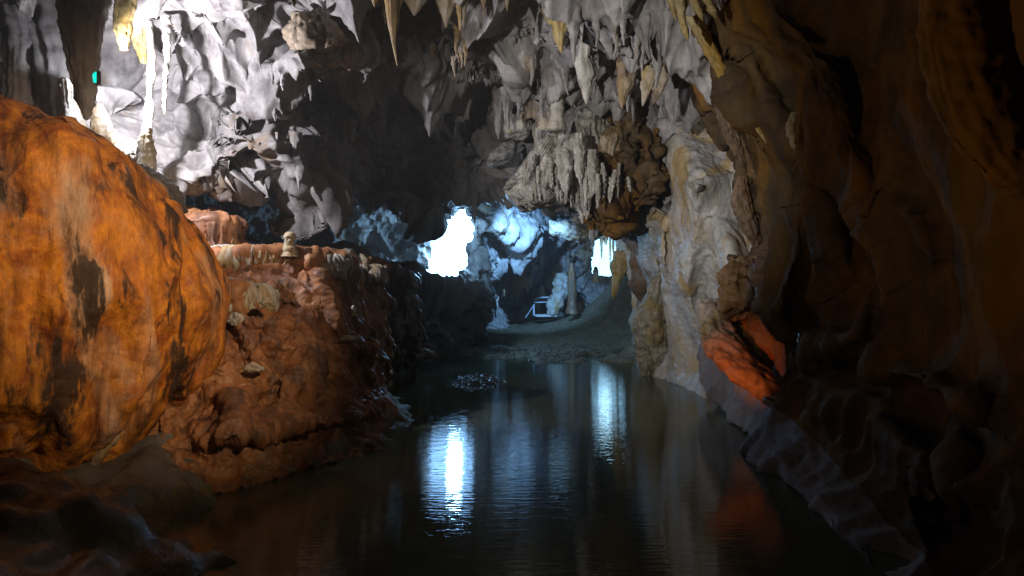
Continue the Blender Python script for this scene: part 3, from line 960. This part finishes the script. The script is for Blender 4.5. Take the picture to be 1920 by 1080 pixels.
stalagmite(543, 482, 543, 434, 12.6, 11, 'pale', 'tall white stalagmite standing alone on the terrace rim', lump=0.22)
stalagmite(582, 486, 581, 470, 12.9, 9, 'pale', 'squat pale stub just beside the tall white stalagmite')
stalagmite(611, 488, 610, 469, 13.2, 5, 'tan', 'twin little grey stub on the terrace rim, thinner one')
stalagmite(624, 489, 623, 468, 13.2, 7, 'tan', 'twin little grey stub on the terrace rim, thicker one')
stalagmite(664, 592, 662, 572, 12.4, 4, 'pale', 'slim white knob on the face of the brown terrace')
for (x, y, d, rx, ry, lab) in [(648, 486, 15.6, 26, 18, 'pale angular boulder lying on the terrace top'), (680, 490, 15.8, 14, 13, 'small jagged white rock next to the pale angular boulder'),
                               (445, 600, 10.5, 13, 12, 'round pinkish white knob below the bright ledge'), (500, 566, 10.4, 15, 7, 'curled white lip of stone at the end of the bright ledge'),
                               (476, 690, 9.6, 20, 7, 'white crusted lip sticking out of the lower terrace'), (607, 584, 12.3, 9, 7, 'small white crust on the brown terrace face'),
                               (577, 573, 12.2, 6, 7, 'rounded pink nub on the brown terrace face'), (655, 636, 12.2, 22, 6, 'thin pale ledge lip low on the terrace'),
                               (712, 692, 19.0, 26, 9, 'pale flat rock at the water edge'), (738, 662, 19.6, 34, 12, 'grey white crusted rock above the pale flat rock'), (790, 664, 21.0, 30, 9, 'long low grey rock tapering into the dark pool')]:
    form('rock', [(x - rx, y + ry * 0.3, d), (x - rx * 0.5, y, d), (x, y - ry * 0.2, d), (x + rx * 0.5, y, d + 0.1), (x + rx, y + ry * 0.4, d + 0.2)], [ry * 0.4, ry * 0.9, ry, ry * 0.85, ry * 0.3], 'pale' if y < 640 or y in (692, 690) else 'tan', lab, 'rock', 'loose rocks and knobs on the left bank', nu=32, nv=32, flute=0.1, flutes=6, lump=0.35, fine=0.03, squash=1.2)

# ---- alcove with the white floodlight
form('column', [(40, 20, 11.4), (48, 80, 11.4), (40, 160, 11.4), (48, 230, 11.4), (44, 300, 11.4)], [40, 30, 26, 32, 40], 'grey', 'thick grey fluted column rising behind the orange dome', 'column', 'columns of the alcove', flute=0.16)
form('column', [(100, -20, 11.6), (92, 60, 11.6), (108, 130, 11.5), (104, 200, 11.5), (110, 300, 11.5)], [50, 44, 36, 30, 34], 'grey', 'bent grey column in the dark fold between alcove pillars', 'column', 'columns of the alcove', flute=0.16)
form('column', [(128, 150, 11.0), (132, 200, 11.0), (143, 250, 11.0), (150, 290, 11.0)], [16, 13, 19, 30], 'pale', 'slim pale pillar flaring at its foot on the orange dome', 'column', 'columns of the alcove', flute=0.15)
form('stalactite', [(158, -20, 10.3), (152, 60, 10.3), (158, 130, 10.3), (161, 190, 10.3), (162, 226, 10.3)], [44, 34, 22, 17, 4], 'grey', 'dark blunt stalactite hanging in front of the white floodlight', 'stalactite', flute=0.12)
form('column', [(245, -60, 11.6), (240, 0, 11.6), (229, 50, 11.6), (233, 95, 11.6)], [26, 22, 15, 6], 'yellow', 'warm cream stalactite glowing above the white floodlight', 'stalactite', 'stalactites of the alcove', flute=0.15)
form('stalactite', [(262, -40, 12.4), (258, 30, 12.4), (262, 80, 12.4), (270, 120, 12.4)], [20, 15, 12, 4], 'yellow', 'second cream stalactite with brown edges beside the glowing one', 'stalactite', 'stalactites of the alcove', flute=0.15)
form('stalagmite', [(188, 300, 11.4), (190, 250, 11.4), (188, 215, 11.4), (186, 194, 11.4)], [25, 19, 14, 4], 'tan', 'blunt tan stalagmite standing under the white floodlight', 'stalagmite', 'stalagmites of the alcove', flute=0.08)
form('stalagmite', [(272, 325, 11.2), (276, 290, 11.2), (272, 262, 11.2), (278, 238, 11.2)], [17, 14, 12, 4], 'pale', 'bright white stalagmite at the end of the ledge behind the orange dome', 'stalagmite', 'stalagmites of the alcove', flute=0.1)
form('boulder', [(215, 300, 11.6), (235, 280, 11.6), (255, 290, 11.6)], [16, 24, 14], 'pale', 'bleached boulder between the tan and the white stalagmite', 'rock', flute=0.05, lump=0.25)
form('ledge', [(120, 285, 9.9), (190, 292, 9.8), (260, 316, 9.7), (310, 350, 9.7), (340, 400, 9.8)], [20, 22, 22, 20, 8], 'wet', 'crusted dark ledge capping the back of the orange dome', 'ledge', nu=40, nv=80, flute=0.1, lump=0.3, squash=2.0)
mid = WHITE_LAMP + 0.42 * (at(362, 200, 13.7) - WHITE_LAMP)
me = tube_mesh('column', [mid + np.array([-0.02, 0, 1.3]), mid + np.array([0.03, 0, 0.6]), mid, mid + np.array([-0.04, 0, -0.5]), mid + np.array([-0.12, 0.0, -1.0]), mid + np.array([-0.2, 0, -1.6])], [0.05, 0.055, 0.075, 0.085, 0.12, 0.3], nu=32, nv=60, lump=0.3)
link('column', me, M['pale'], None, 'slender white column that casts a wavy shadow on the lit wall', 'column', 'columns of the alcove')
mid = WHITE_LAMP + 0.45 * (at(412, 160, 13.6) - WHITE_LAMP)
me = tube_mesh('stalactite', [mid + np.array([0.0, 0, 1.2]), mid + np.array([0.02, 0, 0.5]), mid, mid + np.array([-0.03, 0, -0.35]), mid + np.array([-0.02, 0, -0.5])], [0.09, 0.045, 0.04, 0.03, 0.01], nu=32, nv=50, lump=0.3)
link('stalactite', me, M['pale'], None, 'thin white stalactite next to the slender shadow-casting column', 'stalactite', 'stalactites of the alcove')

# floodlight fixture; its glowing pane draws the lamp's cyan flare
fl = bpy.data.objects.new('floodlight', None)
fl.location = tuple(at(172, 144, 10.25))
COL.objects.link(fl)
fl['label'] = 'small floodlight with its cyan flare drawn as a glowing pane in the alcove'
fl['category'] = 'floodlight'
bpy.context.view_layer.update()


def box(name, c, sz, mat, parent=None, rz=0.0, rx=0.0, **kw):
    v = np.array([[x, y, z] for x in (-.5, .5) for y in (-.5, .5) for z in (-.5, .5)]) * np.array(sz)
    cr, sr = math.cos(rx), math.sin(rx)
    v = v @ np.array([[1, 0, 0], [0, cr, sr], [0, -sr, cr]])
    cz, sz_ = math.cos(rz), math.sin(rz)
    v = v @ np.array([[cz, sz_, 0], [-sz_, cz, 0], [0, 0, 1]]) + np.array(c)
    q = np.array([[0, 1, 3, 2], [4, 6, 7, 5], [0, 4, 5, 1], [2, 3, 7, 6], [0, 2, 6, 4], [1, 5, 7, 3]])
    return link(name, mesh_from(name, v, q, False), M[mat], parent, **kw)


c = at(172, 144, 10.25)
box('housing', c + np.array([0, 0.07, 0]), (0.17, 0.10, 0.20), 'housing', fl, 0.3)
box('pane', c + np.array([-0.01, 0.008, 0]), (0.13, 0.01, 0.16), 'cyan_flare', fl, 0.3)
box('bracket', c + np.array([0.02, 0.08, 0.18]), (0.03, 0.03, 0.2), 'housing', fl, 0.3)

# ---- stalactites along the ceiling
stalactite(735, -170, 741, 124, 11.6, 46, 'tan', 'long tan stalactite drawn out to a needle tip', shape=1.5, tip=0.03, nv=90)
stalactite(778, -170, 782, 30, 11.7, 50, 'tan', 'broad tan pendant grown onto the long needle stalactite', shape=0.6)
stalactite(836, -170, 838, 54, 11.8, 44, 'tan', 'ragged brown stalactite cluster with a blunt knobbly end', shape=0.9, lump=0.3)
stalactite(872, -150, 870, 52, 11.8, 13, 'tan', 'slim tan stalactite beside the ragged brown cluster', shape=0.5)
stalactite(905, -150, 908, 20, 11.8, 20, 'tan', 'short stubby stalactite next to the slim tan one', shape=0.6)
stalactite(698, -150, 703, 14, 11.6, 24, 'tan', 'short brown stalactite before the needle stalactite', shape=0.6)
stalactite(552, -40, 551, 14, 10.6, 10, 'pale', 'small lone white stalactite on the pale ceiling')
stalactite(955, -120, 950, 22, 12.0, 14, 'tan', 'thin crooked stalactite between the stub and the yellow pendant')
stalactite(1045, -50, 1052, 100, 12.5, 32, 'yellow', 'fat yellowish pendant ending in a crooked point', shape=0.7, lump=0.25)
stalactite(1094, 20, 1101, 196, 13.4, 32, 'pale', 'great white stalactite reaching almost to the flowstone cascade', shape=0.75, nv=90, lump=0.2)
stalactite(1136, -30, 1139, 66, 12.6, 14, 'yellow', 'slim yellow grey stalactite with a blunt tip', shape=0.4)
stalactite(1214, -40, 1213, 74, 11.8, 24, 'pale', 'stout pale stalactite next to the brown curtains', shape=0.5)
stalactite(1185, 60, 1166, 205, 14.2, 22, 'tan', 'twisted brown stalactite behind the stout pale one', shape=0.7, lump=0.25)
stalactite(1160, 30, 1158, 78, 13.4, 14, 'pale', 'bluish white crusted stub between the pale and yellow stalactites', shape=0.5, lump=0.3)
stalactite(1238, 40, 1206, 200, 13.0, 20, 'pale', 'leaf shaped pale drapery slanting down behind the stout stalactite', shape=0.5, squash=0.4)
stalactite(1262, 90, 1222, 200, 12.6, 17, 'tan', 'tan leaf shaped drapery folded beside the pale one', shape=0.5, squash=0.4)
stalactite(938, 110, 935, 262, 18.0, 14, 'grey', 'long grey column of dripstone left of the cascade', shape=0.35)
stalactite(962, 130, 955, 200, 18.4, 12, 'grey', 'short grey dripstone beside the long grey column', shape=0.5)
stalactite(985, 140, 984, 195, 17.6, 16, 'grey', 'blunt grey dripstone over the bluish block', shape=0.5)
stalactite(690, 300, 691, 404, 22.6, 20, 'pale', 'blunt stalactite hanging alone in the dark hollow', shape=0.3)
for i, (x, y0, y1, r, lab) in enumerate([(548, 300, 350, 14, 'white tipped drapery lobe at the lower edge of the lit wall'), (536, 290, 356, 10, 'split white lobe hanging beside the drapery lobe'), (598, 310, 352, 13, 'curled white lobe at the wall edge over the dark hollow'),
                                         (655, 225, 268, 11, 'hooked pale blue lobe on the grey wall'), (638, 160, 190, 6, 'tiny white drip under the tan rough patch'), (622, 140, 165, 5, 'tiny grey drip under the tan rough patch')]):
    stalactite(x, y0, x + 4, y1, 15.2 + 0.2 * i, r, 'grey', lab, 'drapery lobes on the grey wall', lump=0.3, shape=0.5)
form('rock', [(497, 165, 14.4), (500, 185, 14.3), (504, 205, 14.3), (500, 218, 14.4)], [10, 17, 15, 6], 'pale', 'bluish white lumpy knob in the dark wall hollow', 'rock', flute=0.2, lump=0.3)
for i, (x, y, d, r, lab) in enumerate([(590, 75, 12.7, 48, 'rough tan crusted boss on the grey ceiling wall'), (642, 100, 13.6, 36, 'smaller tan crusted boss beside the rough one')]):
    form('crusted_boss', [(x - 10, y - r, d), (x, y - r * 0.3, d), (x + 6, y + r * 0.4, d + 0.1), (x + 4, y + r, d + 0.4)], [r * 0.5, r, r * 0.9, r * 0.3], 'tan', lab, 'rock', nu=70, nv=60, flute=0.15, flutes=12, lump=0.3, fine=0.06, scal=0.25)

# ---- small dripstones rooted on the crests of the ceiling
CP = CEIL[:480].reshape(-1, 3)
CPX = 960 + CP[:, 0] / CP[:, 1] * FPX
CPY = 540 - (CP[:, 2] - CAMH) / CP[:, 1] * FPX


def drip_field(n, x0, x1, y0, y1, lmin, lmax, rr_, mat, label, group, seed):
    r = np.random.default_rng(seed)
    for _ in range(n):
        x, y = r.uniform(x0, x1), r.uniform(y0, y1)
        near = np.where((np.abs(CPX - x) < 9) & (np.abs(CPY - y) < 9))[0]
        if not len(near):
            continue
        c = CP[near[np.argmin(CP[near, 2] + 0.8 * CP[near, 1])]]
        ln = r.uniform(lmin, lmax)
        ra = rr_ * ln * r.uniform(0.7, 1.2)
        top = c + np.array([0, 0.08, 0.12 + 0.2 * ln])
        me = tube_mesh('dripstone', [top, c + np.array([0, 0.02, -0.1 * ln]), c + np.array([r.normal() * 0.02, 0, -0.5 * ln]), c + np.array([r.normal() * 0.03, 0, -ln])], [ra * 1.5, ra, ra * 0.55, 0.012], nu=20, nv=30, flute=0.22, flutes=6, lump=0.25, fine=0.01)
        size = ('stubby ', 'middling ', 'long ')[min(2, int(3 * (ln - lmin) / (lmax - lmin)))]
        link('dripstone', me, M[mat], None, size + label, 'dripstone', group)


drip_field(26, 880, 1250, 10, 240, 0.2, 0.7, 0.13, 'grey', 'ragged dripstone in the cluster around the great white stalactite', 'dripstones around the great white stalactite', 41)
drip_field(12, 690, 900, 0, 120, 0.15, 0.5, 0.15, 'tan', 'brown dripstone on the ceiling around the needle stalactite', 'dripstones around the needle stalactite', 42)
drip_field(16, 460, 680, 140, 345, 0.12, 0.4, 0.22, 'grey', 'grey drip on the edges of the folded grey wall', 'drips on the folded grey wall', 43)
drip_field(12, 720, 1060, 360, 430, 0.3, 0.8, 0.16, 'grey', 'grey drip on the hanging ceiling lip before the openings', 'drips on the ceiling lip', 44)

# ---- flowstone cascade under the great white stalactite
k = 17.0 / FPX


def zc(py):
    return CAMH + (540 - py) * k


cas = bpy.data.objects.new('flowstone_cascade', None)
cas.location = tuple(at(1100, 330, 17.2))
COL.objects.link(cas)
cas['label'] = 'white fluted flowstone cascade fanning out like a frozen waterfall'
cas['category'] = 'flowstone'
bpy.context.view_layer.update()
flow_dome('apron', (1082 - 960) * k, 17.7, [(zc(194), 0.02), (zc(201), 0.34), (zc(213), 0.62), (zc(234), 0.86), (zc(264), 1.06), (zc(298), 1.22), (zc(326), 1.36), (zc(344), 1.46), (zc(352), 1.30), (zc(346), 0.8), (zc(336), 0.3)], 0.9, 640, 260, 'cream', '', '', flute=0.075, nfl=58, drip=0.30, lump=0.34, parent=cas, seed=23, fold=0.12)
form('apron', [(1050, 235, 17.2), (1022, 280, 16.9), (996, 316, 16.8), (965, 344, 17.0), (946, 356, 17.2)], [10, 20, 22, 12, 3], 'cream', '', '', parent=cas, nu=110, nv=90, flute=0.2, flutes=22, lump=0.15)
for (x, y0, x1, y1, r, dd) in [(1000, 290, 985, 348, 16, 16.3), (1030, 290, 1020, 356, 22, 15.9), (1058, 280, 1060, 362, 24, 15.8), (1085, 250, 1088, 345, 18, 15.7), (1110, 280, 1108, 372, 20, 15.9), (1072, 330, 1085, 398, 14, 16.4), (1098, 340, 1100, 412, 16, 16.4), (1120, 340, 1118, 392, 13, 16.5), (1086, 350, 1092, 420, 10, 16.8), (1050, 340, 1062, 372, 12, 16.6)] + [(x_, 318 + 14 * math.sin(x_), x_ + 5 * math.cos(x_ * 3), 352 + 30 * abs(math.sin(x_ * 1.7)) + max(0, 40 - abs(x_ - 1095)) * 0.7, 7 + 3 * math.sin(x_ * 5), 16.2 + 0.5 * math.cos(x_)) for x_ in range(985, 1180, 8)]:
    pts = [(x + (x1 - x) * t, y0 + (y1 - y0) * t, dd) for t in (0, .3, .6, .85, 1)]
    form('pendant', pts, [r * 0.4, r * 0.6, r * 0.5, r * 0.3, r * 0.06], 'cream', '', '', parent=cas, nu=30, nv=44, flute=0.25, flutes=9, lump=0.3)
form('rock_mass', [(1180, 200, 17.9), (1178, 255, 17.3), (1172, 310, 17.2), (1160, 375, 17.3), (1140, 430, 18.0)], [40, 56, 60, 52, 16], 'curtain', 'dark brown rock mass bulging beside the white cascade', 'rock', nu=160, nv=160, flute=0.22, flutes=16, lump=0.3, scal=0.7, fine=0.14)  # darker rock colour carries the shade lying on this mass
form('fluted_flowstone', [(1152, 238, 17.0), (1148, 258, 16.8), (1142, 288, 16.7), (1140, 312, 16.9)], [12, 22, 18, 5], 'tan', 'golden fluted knob on the flank of the brown rock mass', 'flowstone', nu=70, nv=50, flute=0.3, flutes=14)
stalagmite(1043, 245, 1043, 118, 15.9, 15, 'pale', 'tall smooth pale stalagmite on top of the cascade', 'stalagmites on the cascade', lump=0.06, flute=0.04)
stalagmite(1022, 245, 1021, 152, 16.0, 10, 'pale', 'shorter pale stalagmite leaning against the tall smooth one', 'stalagmites on the cascade', lump=0.06, flute=0.04)
form('block', [(975, 215, 18.2), (972, 232, 18.0), (968, 250, 18.0), (970, 262, 18.2)], [16, 26, 24, 10], 'pale', 'bluish pale block wedged left of the cascade', 'rock', lump=0.2, flute=0.06)
form('block', [(955, 268, 19.2), (945, 285, 19.0), (935, 300, 19.0), (925, 312, 19.2)], [12, 24, 22, 8], 'grey', 'teal grey rounded block under the wedged pale block', 'rock', lump=0.25, flute=0.1)

# ---- far chamber
rs = np.random.default_rng(3)
cur = bpy.data.objects.new('dripstone_curtain', None)
cur.location = tuple(at(965, 505, 36))
COL.objects.link(cur)
cur['label'] = 'white dripstone curtain of thin pendants in the far blue chamber'
cur['category'] = 'dripstone curtain'
bpy.context.view_layer.update()
form('canopy', [(932, 500, 36.2), (950, 498, 36), (975, 500, 36), (1000, 506, 36.2)], [6, 12, 12, 6], 'pale', '', '', parent=cur, nu=30, nv=40, flute=0.2, lump=0.3)
for i in range(13):
    x = 936 + i * 4.8
    y1 = 560 - 12 * abs(i - 4) / 4 + rs.uniform(-8, 12)
    form('pendant', [(x, 500, 36), (x + rs.uniform(-1, 1), 520, 35.9), (x, 540, 35.9), (x + rs.uniform(-1, 1), y1, 35.9)], [3.5, 3.2, 2.6, 0.6], 'pale', '', '', parent=cur, nu=14, nv=22, flute=0.2, flutes=4, lump=0.2)
stalactite(912, 490, 928, 548, 33.5, 11, 'pale', 'pale blue pointed drapery before the far dripstone curtain', 'dripstones of the far chamber', shape=0.5, squash=0.5)
stalactite(930, 540, 934, 580, 34.5, 5, 'pale', 'thin blue pendant low by the far dripstone curtain', 'dripstones of the far chamber')
stalagmite(1016, 556, 1016, 535, 39.0, 5, 'pale', 'small pale stump behind the handrail', 'dripstones of the far chamber')
stalagmite(1073, 590, 1072, 492, 34.0, 9, 'brown', 'dark stalagmite post silhouetted against the far daylight', 'dripstones of the far chamber', lump=0.1)
stalagmite(1117, 530, 1117, 500, 38.5, 6, 'brown', 'short dark stalagmite on the crest of the gravel slope', 'dripstones of the far chamber')
form('boulder', [(1050, 512, 38), (1055, 535, 37.6), (1042, 565, 37.4), (1036, 590, 37.4)], [12, 16, 14, 10], 'pale', 'pale leaning boulder next to the handrail', 'rock', flute=0.1, lump=0.3)
form('slab', [(1030, 425, 30), (1060, 432, 29.8), (1095, 440, 29.8), (1120, 440, 30)], [10, 16, 14, 6], 'pale', 'blue white slab of ceiling jutting over the far daylight', 'rock', flute=0.08, lump=0.3, squash=2.0)
form('slab', [(925, 425, 31), (945, 420, 30.6), (960, 428, 30.6), (948, 440, 31)], [5, 10, 9, 3], 'pale', 'angular blue white shard jutting beside the main opening', 'rock', flute=0.1, lump=0.4)
form('slab', [(965, 470, 33), (985, 468, 32.8), (1000, 475, 33)], [8, 12, 6], 'pale', 'faceted blue lump over the far dripstone curtain', 'rock', flute=0.1, lump=0.4)
for i, (x, y1, r, w) in enumerate([(1128, 488, 3, 'longer dark stalactite at the gravel-slope edge of the far opening'), (1136, 462, 4.4, 'shortest and thickest dark stalactite hanging in the far opening'), (1144, 496, 2.4, 'thinnest needle stalactite hanging in the far opening'), (1150, 478, 3.4, 'middling dark stalactite beside the needle in the far opening'), (1158, 502, 3, 'longest dark stalactite in the far opening, by the white lump')]):
    stalactite(x, 436, x, y1, 41.0, r, 'tan', w, 'stalactites across the far opening', shape=0.4, nu=14, nv=24)
stalactite(1110, 405, 1110, 456, 25.0, 7, 'pale', 'stubby pale stalactite over the blue white slab', 'dripstones of the far chamber', shape=0.3)
form('slab', [(1145, 425, 23.5), (1180, 438, 23.0), (1215, 470, 22.4), (1240, 520, 21.8)], [16, 24, 26, 14], 'slab', 'blue grey slab slanting down to the stained pale wall', 'rock', nu=60, nv=60, flute=0.05, lump=0.2, squash=0.8)
form('boulder', [(1172, 450, 26), (1186, 470, 25.8), (1190, 500, 25.8)], [14, 20, 10], 'pale', 'white rounded lump beside the far opening', 'rock', flute=0.08, lump=0.3)
stalactite(1170, 470, 1149, 560, 24.0, 14, 'yellow', 'tan fang shaped stalactite by the far opening', 'hanging fangs by the far opening', shape=0.6)
stalactite(1188, 470, 1192, 592, 23.6, 13, 'pale', 'long cream and orange fang with a thin tip', 'hanging fangs by the far opening', shape=0.8)
stalactite(1208, 450, 1207, 575, 23.0, 24, 'brown', 'bulbous dark brown fang behind the tooth shaped foot', 'hanging fangs by the far opening', shape=0.25)
form('tooth_column', [(1252, 455, 18.2), (1248, 510, 18.4), (1240, 555, 18.8), (1222, 600, 19.2), (1222, 650, 19.4), (1228, 690, 19.5)], [14, 14, 26, 34, 28, 16], 'buff', 'swollen yellow grey column shaped like a molar tooth', 'column', nu=80, nv=110, flute=0.12, lump=0.2, fine=0.05)
form('root', [(1210, 655, 19.3), (1211, 690, 19.4), (1212, 712, 19.4)], [18, 12, 6], 'buff', 'stubby root of the molar shaped column touching the water', 'column', flute=0.1)
form('root', [(1240, 650, 19.2), (1248, 685, 19.3), (1252, 712, 19.3)], [18, 11, 7], 'buff', 'bent second root of the molar shaped column', 'column', flute=0.1)

# ---- draperies of the dark right side
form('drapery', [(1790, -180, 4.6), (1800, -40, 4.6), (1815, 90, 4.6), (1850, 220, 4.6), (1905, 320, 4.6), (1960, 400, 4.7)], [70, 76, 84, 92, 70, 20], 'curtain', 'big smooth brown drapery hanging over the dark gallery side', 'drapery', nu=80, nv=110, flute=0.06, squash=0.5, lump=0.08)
for i, (x, y, x1, y1, r, lab) in enumerate([(1262, -40, 1290, 78, 13, 'long yellow finger of the dripping curtain'), (1284, -40, 1318, 40, 11, 'middle yellow finger of the dripping curtain'), (1310, -40, 1342, 36, 10, 'short yellow finger of the dripping curtain'), (1250, -40, 1268, 40, 9, 'thin ochre finger at the edge of the dripping curtain')]):
    stalactite(x, y, x1, y1, 9.6, r, 'yellow', lab, 'yellow fingers of the brown curtain', shape=0.35, flute=0.05, lump=0.08)
form('drapery', [(1300, 30, 10.3), (1345, 120, 10.3), (1385, 190, 10.3), (1440, 270, 10.3)], [16, 13, 10, 3], 'yellow', 'thin yellow edged curtain fold running down the brown wall', 'drapery', nu=30, nv=70, squash=0.5, lump=0.1)
form('drapery', [(1550, 130, 8.4), (1562, 200, 8.3), (1585, 280, 8.3), (1605, 360, 8.4)], [18, 26, 20, 4], 'curtain', 'folded brown drapery with a pale rim in the dark', 'drapery', nu=50, nv=70, squash=0.6, flute=0.08)
form('drapery', [(1490, 210, 9.2), (1480, 240, 9.2), (1490, 280, 9.2)], [5, 9, 3], 'pale', 'small pale sliver of stone in the brown curtain', 'drapery', nu=24, nv=30)
form('fluted_curtain', [(1345, 170, 11.3), (1362, 230, 11.3), (1384, 285, 11.4), (1398, 325, 11.5)], [9, 12, 9, 3], 'brown', 'cracked dark brown curtain tip over the pale wall', 'drapery', nu=60, nv=60, flute=0.3, flutes=14)
form('fluted_curtain', [(1392, 330, 12.0), (1390, 380, 12.0), (1408, 430, 12.0), (1424, 470, 12.0)], [8, 17, 15, 5], 'brown', 'veined brown bulge on the edge of the pale wall', 'drapery', nu=60, nv=60, flute=0.3, flutes=14)
form('rock_nose', [(1335, 560, 12.6), (1335, 610, 12.2), (1362, 660, 11.6), (1405, 705, 11.2), (1450, 745, 10.9), (1480, 775, 10.8)], [26, 32, 40, 44, 36, 10], 'tan', 'long rock nose lit vivid orange above the grey slab', 'rock', nu=80, nv=100, flute=0.02, lump=0.16, squash=1.0)
form('boulder', [(1445, 745, 10.4), (1466, 762, 10.3), (1490, 785, 10.3)], [12, 26, 12], 'tan', 'rough buff boulder at the end of the orange lit nose', 'rock', flute=0.1, lump=0.3)
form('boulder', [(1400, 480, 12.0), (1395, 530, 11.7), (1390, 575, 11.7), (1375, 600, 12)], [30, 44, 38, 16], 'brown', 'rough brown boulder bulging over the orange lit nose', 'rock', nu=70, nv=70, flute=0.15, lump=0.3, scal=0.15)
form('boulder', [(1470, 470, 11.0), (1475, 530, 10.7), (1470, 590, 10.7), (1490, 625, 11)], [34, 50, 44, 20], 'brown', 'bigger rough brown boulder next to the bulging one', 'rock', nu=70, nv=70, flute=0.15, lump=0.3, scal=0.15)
form('boulder', [(1500, 640, 9.9), (1530, 640, 9.8), (1580, 650, 9.6)], [18, 28, 20], 'wet', 'wet dark boulder in the hollow under the brown bulges', 'rock', flute=0.1, lump=0.3)
# ---- gravel: wet shingle of the bars
ico_v = np.array([[0, 0, 1], [0.894, 0, 0.447], [0.276, 0.851, 0.447], [-0.724, 0.526, 0.447], [-0.724, -0.526, 0.447], [0.276, -0.851, 0.447], [0.724, 0.526, -0.447], [-0.276, 0.851, -0.447], [-0.894, 0, -0.447], [-0.276, -0.851, -0.447], [0.724, -0.526, -0.447], [0, 0, -1]])
ico_f = np.array([[0, 1, 2], [0, 2, 3], [0, 3, 4], [0, 4, 5], [0, 5, 1], [1, 6, 2], [2, 7, 3], [3, 8, 4], [4, 9, 5], [5, 10, 1], [6, 7, 2], [7, 8, 3], [8, 9, 4], [9, 10, 5], [10, 6, 1], [11, 7, 6], [11, 8, 7], [11, 9, 8], [11, 10, 9], [11, 6, 10]])


def gravel(name, label, x0, x1, y0, y1, n, rmin, rmax, seed, maskf):
    r = np.random.default_rng(seed)
    V, F = [], []
    for _ in range(n):
        x, y = r.uniform(x0, x1), r.uniform(y0, y1)
        if not maskf(x, y):
            continue
        s = rmin + (rmax - rmin) * r.random() ** 2.5
        z = ground_z(x, y)
        if z < -0.12:
            continue
        a = r.uniform(0, 6.28)
        sc = s * np.array([1.0, r.uniform(.6, 1), r.uniform(.4, .7)])
        v = ico_v * sc * r.uniform(0.85, 1.15, (12, 1))
        c, sn = math.cos(r.uniform(-.5, .5)), math.sin(r.uniform(-.5, .5))
        v = v @ np.array([[1, 0, 0], [0, c, sn], [0, -sn, c]])
        c, sn = math.cos(a), math.sin(a)
        v = v @ np.array([[c, sn, 0], [-sn, c, 0], [0, 0, 1]]) + np.array([x, y, max(z, -0.02) + s * 0.15])
        F.append(ico_f + 12 * len(V))
        V.append(v)
    o = link(name, mesh_from(name, np.concatenate(V), np.concatenate(F)), M['pebble'], None, label, 'gravel', None, 'stuff')
    return o


gravel('gravel', 'wet glinting shingle tongue in the middle of the pool', -2.1, 0.0, 15.8, 21, 4500, 0.015, 0.055, 5, lambda x, y: ((x + 0.95) / 0.85) ** 2 + ((y - 18.2) / 2.1) ** 2 < 1)
gravel('gravel', 'dark shingle bar crossing the stream', -3, 3.2, 23, 28, 1800, 0.02, 0.07, 6, lambda x, y: True)

# ---- handrail and walkway slab in the far chamber
hr = bpy.data.objects.new('handrail', None)
hr.location = tuple(at(1017, 596, 38))
COL.objects.link(hr)
hr['label'] = 'blue white tubular handrail with a rounded corner by the far walkway'
hr['category'] = 'handrail'
bpy.context.view_layer.update()


def pipe(name, pts, r, parent):
    P = [at(*q) for q in pts]
    me = tube_mesh(name, P, [r] * len(P), nu=10, nv=max(14, 8 * len(P)), lump=0, fine=0)
    return link(name, me, M['steel'], parent)


pipe('post', [(1001, 592, 38), (1001, 580, 38), (1001, 570, 38)], 0.045, hr)
pipe('top_rail', [(1001, 572, 38), (1002, 563, 38), (1007, 558.5, 38), (1016, 557.5, 38), (1034, 557.5, 38.2)], 0.045, hr)
pipe('post', [(1033, 592, 38.2), (1033, 575, 38.2), (1033, 558, 38.2)], 0.045, hr)
pipe('mid_rail', [(1002, 567, 38), (1018, 566.5, 38.1), (1033, 566, 38.2)], 0.03, hr)
pipe('brace', [(1001, 571, 38), (993, 584, 37.4), (985, 596, 36.8)], 0.03, hr)
box('walkway', at(1020, 591, 38.2), (1.1, 2.2, 0.10), 'concrete', None, 0.1, 0.0, label='pale concrete walkway slab under the blue handrail', cat='walkway')

# ---- hanging air of the cave
hz = np.array([[x, y, z] for x in (-13, 13) for y in (-7, 48.5) for z in (-1.6, 11)], float)
hm = bpy.data.materials.new('haze')
hm.use_nodes = True
hn = hm.node_tree
hn.nodes.remove(hn.nodes['Principled BSDF'])
pv = hn.nodes.new('ShaderNodeVolumePrincipled')
pv.inputs['Color'].default_value = (0.85, 0.9, 1.0, 1)
pv.inputs['Density'].default_value = 0.002
hn.links.new(pv.outputs[0], hn.nodes['Material Output'].inputs['Volume'])
link('haze', mesh_from('haze', hz, np.array([[0, 1, 3, 2], [4, 6, 7, 5], [0, 4, 5, 1], [2, 3, 7, 6], [0, 2, 6, 4], [1, 5, 7, 3]]), False), hm, kind='stuff')
